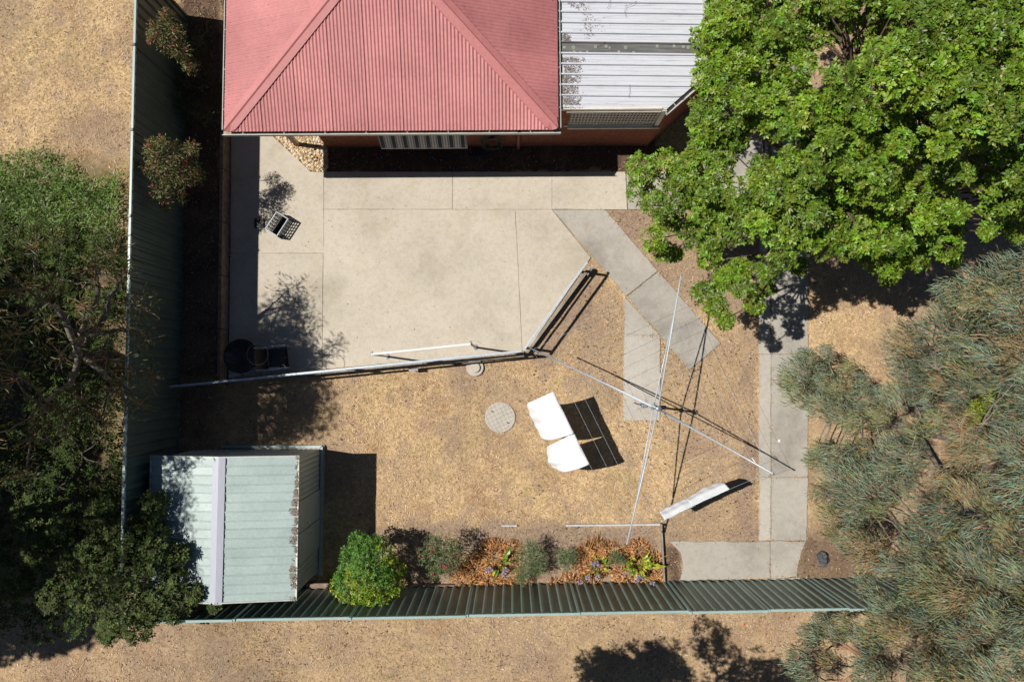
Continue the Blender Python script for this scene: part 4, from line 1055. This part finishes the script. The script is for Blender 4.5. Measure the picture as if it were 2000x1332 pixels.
tree('gum_tree', 'olive green gum tree with pale crooked limbs leaning over the left fence', 'tree', b, [(*at(x, y, z), r) for x, y, z, r in gl],
     lambda c: weeping(c[:3], c[3], int(60 + 420 * c[3] ** 2), ocol, (.09, .18), .15, .7, (0, 0, 0), .5, .2, .3, .5, .5), m_gbark, m_leafd, b + Vector((-.8, .2, 1.9)), .14, twigs=12, limbs=7, mtw=m_obark)
def dcol(n): return vary((.075, .10, .03), n, .35, .12)
bl = [(250, 1050, 2.25, .5), (300, 1040, 2.15, .34), (300, 1090, 2.35, .42), (345, 1085, 2.15, .28), (245, 1120, 2.45, .55), (340, 1140, 2.15, .34), (200, 1080, 2.35, .5), (180, 1150, 2.15, .5), (240, 1190, 2.35, .5), (300, 1180, 2.25, .42), (345, 1190, 2.05, .28), (270, 1225, 2.05, .35), (215, 1230, 1.95, .3), (300, 985, 2.15, .3),
      (420, 1182, 1.95, .13), (380, 1160, 2.05, .2), (150, 1090, 2.05, .4), (130, 1030, 1.95, .4), (200, 1010, 2.05, .4), (80, 1080, 1.90, .4), (60, 1000, 1.90, .4), (110, 1160, 1.90, .4), (30, 1140, 1.90, .4)]
b = at(322, 1085, .38)
tree('broad_bush', 'dark grey-green bush overhanging the shed roof and the fence corner', 'bush', b, [(*at(x, y, z), r) for x, y, z, r in bl],
     lambda c: rosettes(c[:3], c[3], int(70 + 420 * c[3] ** 2), dcol, (.05, .085), .5, 7, .7), m_gbark, m_leafk, b + Vector((-.2, -.1, 1.2)), .1, limbs=6)
def kcol(n): return vary((.045, .072, .016), n, .4, .15)
polyk = [(-60, 440), (245, 450), (240, 1000), (150, 1220), (-60, 1250)]
ks = [(x, y, R.uniform(.8, 1.7), R.uniform(.35, .6)) for x, y in scatter(polyk, 60, 62)]
kc = [(*at(x, y, z), r) for x, y, z, r in ks]
kc = [c for c in kc if c[0] + c[3] * .6 < xfence(c[1]) - .15]
for k, lab in enumerate(('dark green undergrowth shrub beside the left fence, upper', 'dark green undergrowth shrub beside the left fence, middle', 'dark green undergrowth shrub in deep shade at the lower left')):
    mine = [c for c in kc if (c[1] > .8, -3 < c[1] <= .8, c[1] <= -3)[k]]
    if not mine: continue
    mx_ = np.mean([c[:3] for c in mine], 0); b = Vector((mx_[0], mx_[1], .38))
    tree('undergrowth_shrub', lab, 'shrub', b, mine, lambda c: rosettes(c[:3], c[3], int(40 + 200 * c[3] ** 2), kcol, (.06, .1), .4, 6), m_gbark, m_leafk, b + Vector((0, 0, .4)), .05, 'undergrowth beyond the left fence', twigs=8, limbs=6)
# tall trees beyond the left and bottom edges of the picture, whose shade falls into it
def tallcl(n, c, rad, zr):
    out = []
    for _ in range(n):
        d = Vector((R.gauss(0, 1), R.gauss(0, 1), R.gauss(0, 1))).normalized() * R.uniform(.3, 1) ** .5
        out.append((c[0] + d.x * rad[0], c[1] + d.y * rad[1], zr + d.z * rad[2], R.uniform(.6, .9)))
    return out
def big(c): return rosettes(c[:3], c[3], 130, dcol, (.14, .22), .5, 6, .75)
for (x, y, rx_, ry_, lab) in ((-17.2, 1.3, 1.5, 2.0, 'tall shade tree beyond the left edge, upper'), (-17.0, -2.2, 1.5, 2.2, 'tall shade tree beyond the left edge, middle'), (-16.2, -3.9, 1.5, 1.7, 'tall shade tree beyond the left edge, lower')):
    b = Vector((x, y, .38)); tree('shade_tree', lab, 'tree', b, tallcl(40, (x, y), (rx_, ry_, 1.7), 7.4), big, m_gbark, m_leaf, b + Vector((0, 0, 4.2)), .2, 'tall shade trees outside the picture', twigs=2, limbs=6)
b = Vector((-12.0, .4, .38))
tree('shade_tree', 'tall gum beyond the left edge shading the gum by the fence', 'tree', b, tallcl(30, (-11.3, .5), (1.3, 1.7, .8), 7.5), lambda c: weeping(c[:3], c[3] * .75, 330, dcol, (.12, .2), .24, .7, (0, 0, 0), .3), m_gbark, m_leafd, b + Vector((0, 0, 3.6)), .17, 'tall shade trees outside the picture', twigs=6, limbs=7)
b = Vector((-12.4, -3.0, .38))
tree('shade_tree', 'open-crowned gum beyond the left edge shading the bush by the shed', 'tree', b, tallcl(24, (-11.9, -2.5), (1.5, 1.7, .8), 7.2), lambda c: weeping(c[:3], c[3] * .7, 190, dcol, (.12, .2), .2, .7, (0, 0, 0), .4), m_gbark, m_leafd, b + Vector((0, 0, 3.4)), .16, 'tall shade trees outside the picture', twigs=6, limbs=7)
b = Vector((.6, -8.6, 0)); bt = [c for c in tallcl(46, (.6, -6.9), (2.9, 1.0, .7), 5.3)]
tree('shade_tree', 'tree beyond the bottom edge casting a broken shadow on the verge', 'tree', b, bt, lambda c: rosettes(c[:3], c[3] * .62, 60, dcol, (.09, .14), .4, 6), m_gbark, m_leaf, b + Vector((0, .3, 2.8)), .15, 'tall shade trees outside the picture', twigs=2, limbs=6)

# --- bottlebrushes in the raised bed and garden
def brush(name, label, base, clumps, red, nf, leafc, L=(.05, .09), dens=900):
    b = Vector(base); parts = []; fl = []
    for c in clumps:
        a, P = weeping(c[:3], c[3], int(160 + dens * 3.2 * c[3] ** 2), leafc, L, .2, .9, (0, 0, .15), 0, .3, .35, .8, .6); parts.append(a)
        for q in P[rng.choice(len(P), nf, replace=False)]:
            k = 26; h = rng.random(k)[:, None] * np.array([[0, 0, .07]]); d = unit(rng.normal(0, 1, (k, 3)) * np.array([1, 1, .4]))
            fl.append(leaf_arrays(q + np.array([0, 0, .02]) + h, d, rng.normal(0, 1, (k, 3)), np.full(k, .04), np.full(k, .012), vary(red, k, .25, .1)))
    r = tree(name, label, 'shrub', b, clumps, lambda c: (parts[[tuple(k) for k in clumps].index(tuple(c))], parts[[tuple(k) for k in clumps].index(tuple(c))][0]), m_gbark, m_leaf, b + Vector((0, 0, .35)), .03, twigs=7, limbs=4)
    tag(leaf_obj('flowers', fl, m_leaf, r), kind='stuff')
def bcol(n): c = vary((.17, .19, .05), n, .35, .12); k = rng.random(n) < .2; c[k] = vary((.25, .10, .07), int(k.sum()), .3, .1); return c
brush('bottlebrush_shrub', 'red-tipped bottlebrush shrub rising from the raised bed by the fence', at(372, 360, .37), [(*at(x, y, z), r) for x, y, z, r in ((320, 330, 2.2, .33), (345, 300, 2.2, .26), (300, 300, 2.4, .22), (355, 350, 1.9, .28), (318, 375, 2.0, .26), (318, 280, 2.5, .16), (370, 320, 1.8, .22), (290, 330, 2.2, .2), (325, 400, 1.8, .14), (375, 290, 1.7, .18), (298, 282, 2.5, .13), (352, 385, 1.6, .15), (385, 345, 1.4, .2))], (.36, .07, .08), 3, bcol)
brush('bottlebrush_shrub', 'red-tipped bottlebrush shrub at the top left near the house corner', at(385, 130, .37), [(*at(x, y, z), r) for x, y, z, r in ((310, 60, 2.4, .24), (330, 85, 2.2, .26), (345, 60, 2.3, .2), (325, 30, 2.6, .14), (355, 100, 2.0, .24), (300, 75, 2.3, .16), (370, 130, 1.6, .22))], (.36, .08, .08), 3, bcol)
def b2(n): return vary((.15, .19, .08), n, .3, .1)
brush('bottlebrush_shrub', 'small bottlebrush shrub with red flower heads in the garden bed', at(865, 1088), [(*at(x, y, z), r) for x, y, z, r in ((850, 1060, .95, .26), (880, 1065, .9, .24), (835, 1085, .8, .24), (865, 1095, .9, .28), (895, 1085, .75, .2), (850, 1115, .6, .2), (880, 1115, .55, .18))], (.45, .02, .04), 3, b2, (.05, .09), 1100)
# low dim plants in the raised bed
for i, (x, y) in enumerate(((400, 90), (395, 180), (405, 250))):
    b = at(x, y, .37); tree('bed_shrub', ('low dark shrub in the raised bed at the top', 'low dark shrub in the middle of the shaded raised bed', 'low dark shrub in the raised bed by the house corner')[i], 'shrub', b, [(b.x + R.uniform(-.3, .3), b.y + R.uniform(-.4, .4), R.uniform(.6, 1.0), .3) for _ in range(4)],
        lambda c: weeping(c[:3], c[3], 120, kcol, (.08, .16), .12), m_gbark, m_leaf, b + Vector((0, 0, .25)), .02, 'low shrubs in the raised bed', limbs=2)

# --- round green bush
def cit(n): return vary((.09, .205, .028), n, .3, .1)
def city(n): c = vary((.17, .27, .02), n, .3, .1); k = rng.random(n) < .15; c[k] = vary((.36, .34, .02), int(k.sum()), .2, .1); return c
b = at(722, 1112)
cc_ = [(715, 1075, 1.25, .34), (745, 1085, 1.2, .34), (690, 1090, 1.2, .32), (762, 1112, 1.1, .32), (720, 1110, 1.5, .42), (680, 1125, 1.15, .34), (765, 1145, 1.0, .28), (735, 1155, 1.15, .38), (690, 1158, 1.1, .34), (662, 1140, .95, .24), (720, 1182, .9, .26), (748, 1176, .9, .22), (690, 1180, .8, .2), (700, 1055, .9, .2), (740, 1060, .9, .2), (778, 1112, .85, .2), (655, 1128, .8, .16), (720, 1140, 1.3, .36), (700, 1120, 1.35, .3), (750, 1120, 1.3, .3)]
tree('round_bush', 'dense round bright green bush in front of the bottom fence', 'bush', b, [(*at(x, y, z), r) for x, y, z, r in cc_], lambda c: rosettes(c[:3], c[3], int(60 + 420 * c[3] ** 2), city if R.random() < (.8 if c[1] < at(0, 1125, 1).y else .12) else cit, (.05, .08), .36, 6, .9, .3, .6, .6),
     m_bark, m_leaf, b + Vector((0, 0, .5)), .06, limbs=5, twigs=2)
# --- feathery grey-green shrubs
def fe(n): return vary((.17, .23, .11), n, .3, .1)
for lab, b, cs_ in (('feathery grey-green shrub between the withered clumps', at(1040, 1092), ((1035, 1065, .6, .2), (1025, 1085, .6, .26), (1050, 1085, .55, .24), (1040, 1105, .5, .26), (1020, 1115, .4, .2), (1055, 1110, .4, .18), (1018, 1130, .35, .14))),
                    ('smaller feathery shrub left of the second withered clump', at(1105, 1092), ((1098, 1085, .4, .18), (1115, 1085, .4, .16), (1105, 1100, .35, .17))),
                    ('little grey feathery shrub beside the yellow-green leaves', at(1203, 1090), ((1200, 1088, .35, .13), (1212, 1093, .3, .12)))):
    tree('feathery_shrub', lab, 'shrub', b, [(*at(x, y, z), r) for x, y, z, r in cs_], lambda c: weeping(c[:3], c[3], int(150 + 3600 * c[3] ** 2), fe, (.06, .12), .09, .8, (0, 0, .1), 0, .4, .2, .9, .5), m_gbark, m_leafd, b + Vector((0, 0, .1)), .015, limbs=3)
# --- withered leaf clumps and lobed green plants with purple flowers
def wither(label, spots, n):
    b = at(*spots[0][:2]); parts = []
    for x, y, r in spots:
        c = at(x, y); k = int(n * r * r); a = rng.random(k) * 6.283; q = np.sqrt(rng.random(k)) * r
        P = np.stack([c.x + q * np.cos(a), c.y + q * np.sin(a), .02 + rng.random(k) * .20 * (1 - (q / r) ** 2)], 1); a2 = a + rng.normal(0, .7, k)
        parts.append(leaf_arrays(P, np.stack([np.cos(a2), np.sin(a2), rng.normal(.0, .35, k)], 1), rng.normal(0, .5, (k, 3)) + np.array([0, 0, 1]), rng.uniform(.04, .12, k), rng.uniform(.008, .028, k), vary((.60, .31, .135), k, .35, .12), .4, .3))
        k2 = k // 22; i = rng.integers(0, k, k2); a2 = a[i] + rng.normal(0, .4, k2)
        parts.append(leaf_arrays(np.stack([c.x + q[i] * .3 * np.cos(a[i]), c.y + q[i] * .3 * np.sin(a[i]), np.full(k2, .1)], 1), np.stack([np.cos(a2), np.sin(a2), rng.uniform(-.1, .35, k2)], 1), np.tile([0, 0, 1.], (k2, 1)), rng.uniform(.2, .5, k2), np.full(k2, .012), vary((.60, .42, .18), k2, .2, .08)))
    o = leaf_obj('withered_clump', parts, m_dry, None); V = None
    tag(o, label, 'dead leaves', kind='stuff' if 'strip' in label else None)
wither('large heap of withered orange leaves left of the feathery shrub', [(965, 1085, .42), (990, 1120, .34), (930, 1110, .36), (905, 1130, .28), (1000, 1075, .25), (955, 1130, .35)], 4600)
wither('heap of withered orange leaves above the purple flowers', [(1165, 1072, .28), (1190, 1078, .28), (1145, 1080, .24), (1160, 1110, .3), (1135, 1105, .2)], 4600)
wither('heap of withered orange leaves around the yellow-green plant', [(1245, 1075, .3), (1275, 1095, .22), (1220, 1120, .3), (1255, 1130, .25), (1280, 1130, .2), (1225, 1085, .2)], 4600)
wither('strip of withered orange leaves along the fence foot', [(1110, 1138, .22), (1135, 1140, .18), (1080, 1140, .14), (1160, 1142, .16), (1035, 1140, .14)], 4600)
def lobed(label, base, leaves, flowers, ys=.35):
    b = at(*base); root = empty('lobed_plant', b, 0, label, 'plant')
    for k, (a, L, zt) in enumerate(leaves):
        m = MB(); col = R.random(); n = 8; d = Vector((math.cos(a), math.sin(a), 0)); s = Vector((-d.y, d.x, 0)); L_, R_, M_ = [], [], []
        for i in range(n + 1):
            t = i / n; p = d * (.06 + L * t) + Vector((0, 0, .06 + zt * math.sin(min(1, t * 1.2) * 2.2))); w_ = .05 * L / .4 * math.sin(math.pi * min(1, .12 + t * .88)) * (1.15 if i % 2 else .55)
            if t < .3: w_ *= t / .3 * .6
            M_.append(p); L_.append(p + s * w_ + Vector((0, 0, .02))); R_.append(p - s * w_ + Vector((0, 0, .02)))
        m.grid([L_, M_, R_]); o = m.build('leaf', (m_lobe_y if col < ys else m_lobe_g), root)
    for (x, y) in flowers:
        p = at(x, y, .3) - b; m = MB(); m.tube([(0, 0, .03), (p.x * .6, p.y * .6, .2), p], .006, 5); st = m.build('flower_stem', m_lobe_g, root)
        k = 60; dd = unit(rng.normal(0, 1, (k, 3))); V_, F_, C_ = leaf_arrays(np.array(p) + dd * .015, dd, rng.normal(0, 1, (k, 3)), rng.uniform(.04, .075, k), np.full(k, .018), np.where(rng.random((k, 1)) < .5, vary((.30, .22, .42), k, .2), vary((.6, .56, .66), k, .1)))
        np_obj('flower_head', V_, F_, m_leaf, C_, st)
m_lobe_g = plain('lobed_green_leaf', (.15, .26, .03), (.09, .18, .02), 12, .4); m_lobe_y = plain('lobed_yellow_leaf', (.46, .42, .04), (.28, .32, .03), 12, .45)
lobed('yellow-green lobed plant with purple flowers at the right end of the bed', (1245, 1098), [(R.uniform(0, 6.28), R.uniform(.16, .38), R.uniform(.1, .3)) for _ in range(30)] + [(-.05, .6, .16)], [(1247, 1127), (1254, 1126), (1243, 1133), (1274, 1140)], .5)
lobed('sparse lobed plant with purple flowers between the withered heaps', (1168, 1100), [(R.uniform(0, 6.28), R.uniform(.16, .34), R.uniform(.08, .2)) for _ in range(9)], [(1158, 1100), (1166, 1100), (1148, 1128), (1167, 1126), (1132, 1136)], .3)
lobed('sparse lobed plant with purple flowers in the largest withered heap', (976, 1098), [(R.uniform(0, 6.28), R.uniform(.16, .34), R.uniform(.08, .2)) for _ in range(9)] + [(1.0, .5, .2)], [(951, 1113), (958, 1112), (987, 1112), (983, 1121)], .35)

# ------------------------------------------------------------------ loose cover: weeds, straw, chips, pebbles
n = 26000; x = rng.uniform(-16, -9.6, n); y = rng.uniform(2.0, 5.9, n)
a_, b_ = at(0, 320, .38), at(0, 455, .38)
keep = (y < a_.y - .25 + (fbm(x, y, 1.6, 63) - .5) * 2.2 + rng.normal(0, .12, n)) & (y > b_.y - .8) & (x < xfence(y) - .05); x, y = x[keep], y[keep]; n = len(x)
hgt = .1 + .35 * fbm(x, y, .6, 66); P = np.stack([x, y, .38 + hgt * rng.random(n)], 1)
c = vary((.125, .225, .028), n, .35, .12) * (.6 + .8 * fbm(x, y, .5, 71))[:, None]; k = rng.random(n) < .12; c[k] = vary((.26, .30, .16), int(k.sum()), .2)
tag(leaf_obj('weeds', [leaf_arrays(P, rng.normal(0, 1, (n, 3)) * np.array([1, 1, .5]) + np.array([.4, .4, .6]), rng.normal(0, .5, (n, 3)) + np.array([0, 0, 1]), rng.uniform(.06, .16, n), rng.uniform(.012, .03, n), c)], m_leaf), 'lush green weeds beyond the left fence', 'weeds', kind='stuff')

n = 330000; x = rng.uniform(-14, 14, n); y = rng.uniform(-8.4, 10.5, n)
ii = np.clip(np.searchsorted(gx, x), 0, nx - 1); jj = np.clip(np.searchsorted(gy, y), 0, ny - 1)
dm, gm, mm = dirt[ii, jj], green[ii, jj], mulch[ii, jj]
keep = ~covered(x, y) & (rng.random(n) < np.clip(.05 + 1.25 * fbm(x, y, .45, 88) - .5 * dm - 1.2 * gm - 1.2 * mm, .04, 1))
x, y, dm = x[keep], y[keep], dm[keep]; n = len(x); z = gz(x, y) + (fbm(x, y, .35, 21) - .5) * .03 + .004 + rng.random(n) * .012
a = rng.random(n) * 6.283; L_ = rng.uniform(.03, .10, n); W_ = rng.uniform(.0035, .0085, n)
d = np.stack([np.cos(a), np.sin(a), rng.normal(.18, .25, n)], 1); s = np.stack([-np.sin(a), np.cos(a), np.zeros(n)], 1); P = np.stack([x, y, z], 1)
V = np.stack([P - s * W_[:, None], P + s * W_[:, None], P + d * L_[:, None]], 1).reshape(-1, 3)
palg = np.array([(.60, .455, .275), (.67, .54, .36), (.50, .36, .21), (.36, .25, .155), (.34, .285, .14), (.72, .62, .47)]); pi = rng.choice(6, n, p=[.28, .22, .2, .13, .09, .08])
colg = palg[pi] * rng.uniform(.82, 1.15, (n, 1)) * (1 - .3 * dm[:, None])
lo = fbm(x, y, 1.2, 95); lo2 = fbm(x, y, .4, 99); colg = colg * (.62 + .8 * lo2)[:, None]
ol = np.clip((lo - .54) * 5, 0, .6)[:, None]; colg = colg * (1 - ol) + ol * np.array([[.30, .26, .10]]) * rng.uniform(.7, 1.2, (n, 1))
gr = (y < yfence(x))[:, None] | (x < xfence(y))[:, None]; colg = np.where(gr, colg * np.array([[.98, .94, .97]]), colg * np.array([[1.04, .985, .96]]))
g = np_obj('dry_grass', V, np.arange(n * 3).reshape(-1, 3), m_litter, np.repeat(colg, 3, 0)); tag(g, 'dry straw-coloured grass blades over the lawn', 'grass', kind='stuff')

n = 60000; x = rng.uniform(-14, 14, n); y = rng.uniform(-8.4, 10.5, n); ii = np.clip(np.searchsorted(gx, x), 0, nx - 1); jj = np.clip(np.searchsorted(gy, y), 0, ny - 1)
keep = ~covered(x, y) & (rng.random(n) < np.clip(mulch[ii, jj] * 2.2 + .12 * dirt[ii, jj], 0, 1)); x, y = x[keep], y[keep]; n = len(x); a = rng.random(n) * 6.283
palm = np.array([(.12, .075, .055), (.20, .13, .09), (.30, .21, .15), (.42, .33, .25), (.08, .05, .04)])
arr = leaf_arrays(np.stack([x, y, gz(x, y) + .012 + rng.random(n) * .015], 1), np.stack([np.cos(a), np.sin(a), rng.normal(0, .25, n)], 1), rng.normal(0, .35, (n, 3)) + np.array([0, 0, 1]), rng.uniform(.03, .085, n), rng.uniform(.012, .028, n), palm[rng.choice(5, n, p=[.3, .3, .2, .07, .13])] * rng.uniform(.8, 1.2, (n, 1)), .05, .03)
n = 16000; x = rng.uniform(-13.5, 13.5, n); y = rng.uniform(-8, 10.5, n); k = ~covered(x, y) & (fbm(x, y, .55, 140) > .53) & (fbm(x, y, 2.2, 150) > .45); x, y = x[k], y[k]; n = len(x); a = rng.random(n) * 6.283
arr2 = leaf_arrays(np.stack([x, y, gz(x, y) + .03 + rng.random(n) * .015], 1), np.stack([np.cos(a), np.sin(a), rng.normal(0, .2, n)], 1), rng.normal(0, .3, (n, 3)) + np.array([0, 0, 1]), rng.uniform(.025, .065, n), rng.uniform(.015, .035, n), palm[rng.choice(5, n, p=[.35, .2, .05, .1, .3])] * rng.uniform(.7, 1.2, (n, 1)), .1, .1)
arr = tuple(np.concatenate([u, v + (len(arr[0]) if i == 1 else 0)]) for i, (u, v) in enumerate(zip(arr, arr2)))
tag(leaf_obj('bark_chips', [arr], m_litter), 'brown bark chips and dead leaf bits on the beds and lawn', 'mulch', kind='stuff')

# pebbles under the porch post
gp = W2([(533, 246), (640, 246), (640, 335), (608, 335), (533, 263)]); px_, py_ = [], []
x = rng.uniform(min(p[0] for p in gp), max(p[0] for p in gp), 6000); y = rng.uniform(min(p[1] for p in gp), max(p[1] for p in gp), 6000); k = inpoly(x, y, gp); x, y = x[k][:1900], y[k][:1900]; n = len(x)
ico = np.array([(0, 0, 1), (.9, 0, .45), (.28, .85, .45), (-.72, .53, .45), (-.72, -.53, .45), (.28, -.85, .45), (.72, .53, -.3), (-.28, .85, -.3), (-.9, 0, -.3), (-.28, -.85, -.3), (.72, -.53, -.3)])
icf = np.array([(0, 1, 2), (0, 2, 3), (0, 3, 4), (0, 4, 5), (0, 5, 1), (1, 6, 2), (2, 7, 3), (3, 8, 4), (4, 9, 5), (5, 10, 1), (2, 6, 7), (3, 7, 8), (4, 8, 9), (5, 9, 10), (1, 10, 6)])
sz = rng.uniform(.018, .042, (n, 1)) * np.array([[1, 1, .6]]) * rng.uniform(.75, 1.3, (n, 3)); an = rng.random(n) * 6.28; ca, sa = np.cos(an)[:, None], np.sin(an)[:, None]
q = ico[None] * sz[:, None, :]; qx = q[..., 0] * ca - q[..., 1] * sa; qy = q[..., 0] * sa + q[..., 1] * ca
V = np.stack([qx + x[:, None], qy + y[:, None], q[..., 2] + .02 + rng.random((n, 1)) * .02], -1).reshape(-1, 3); Fp = (icf[None] + (np.arange(n) * 11)[:, None, None]).reshape(-1, 3)
palp = np.array([(.52, .40, .24), (.62, .52, .36), (.40, .27, .14), (.66, .60, .50), (.33, .23, .13), (.55, .36, .18)])
tag(np_obj('pebbles', V, Fp, m_pebble, np.repeat(palp[rng.integers(0, 6, n)] * rng.uniform(.8, 1.15, (n, 1)), 11, 0)), 'tan pebbles in the bed under the porch post', 'pebbles', kind='stuff')

# stray leaves and grass tufts creeping over the concrete edges
parts = []
n = 420; x = rng.uniform(-7, 8, n); y = rng.uniform(-5.2, 5, n); k = covered(x, y); x, y = x[k], y[k]; n = len(x); a = rng.random(n) * 6.283
parts.append(leaf_arrays(np.stack([x, y, np.full(n, .042)], 1), np.stack([np.cos(a), np.sin(a), rng.normal(0, .1, n)], 1), np.tile([0, 0, 1.], (n, 1)), rng.uniform(.02, .06, n), rng.uniform(.008, .02, n), palm[rng.integers(0, 4, n)] * rng.uniform(.7, 1.3, (n, 1))))
ex, ey, ea = [], [], []
for p in CONC[7:]:
    for i in range(len(p)):
        q0, q1 = np.array(p[i]), np.array(p[(i + 1) % len(p)]); L = np.linalg.norm(q1 - q0); m_ = int(L * 46)
        t = rng.random(m_)[:, None]; q = q0 + (q1 - q0) * t + rng.normal(0, .018, (m_, 2)); g = fbm(q[:, 0], q[:, 1], .5, 123) > .5; q = q[g]; ex.append(q[:, 0]); ey.append(q[:, 1])
x, y = np.concatenate(ex), np.concatenate(ey); n = len(x); a = rng.random(n) * 6.283
parts.append(leaf_arrays(np.stack([x, y, rng.uniform(.015, .045, n)], 1), np.stack([np.cos(a), np.sin(a), rng.uniform(0, .5, n)], 1), rng.normal(0, .3, (n, 3)) + np.array([0, 0, 1]), rng.uniform(.03, .08, n), rng.uniform(.006, .013, n), palg[rng.integers(0, 5, n)] * rng.uniform(.55, 1.0, (n, 1))))
tag(leaf_obj('fallen_leaves', parts, m_litter), 'stray dry leaves and straw on the concrete and along its edges', 'leaves', kind='stuff')
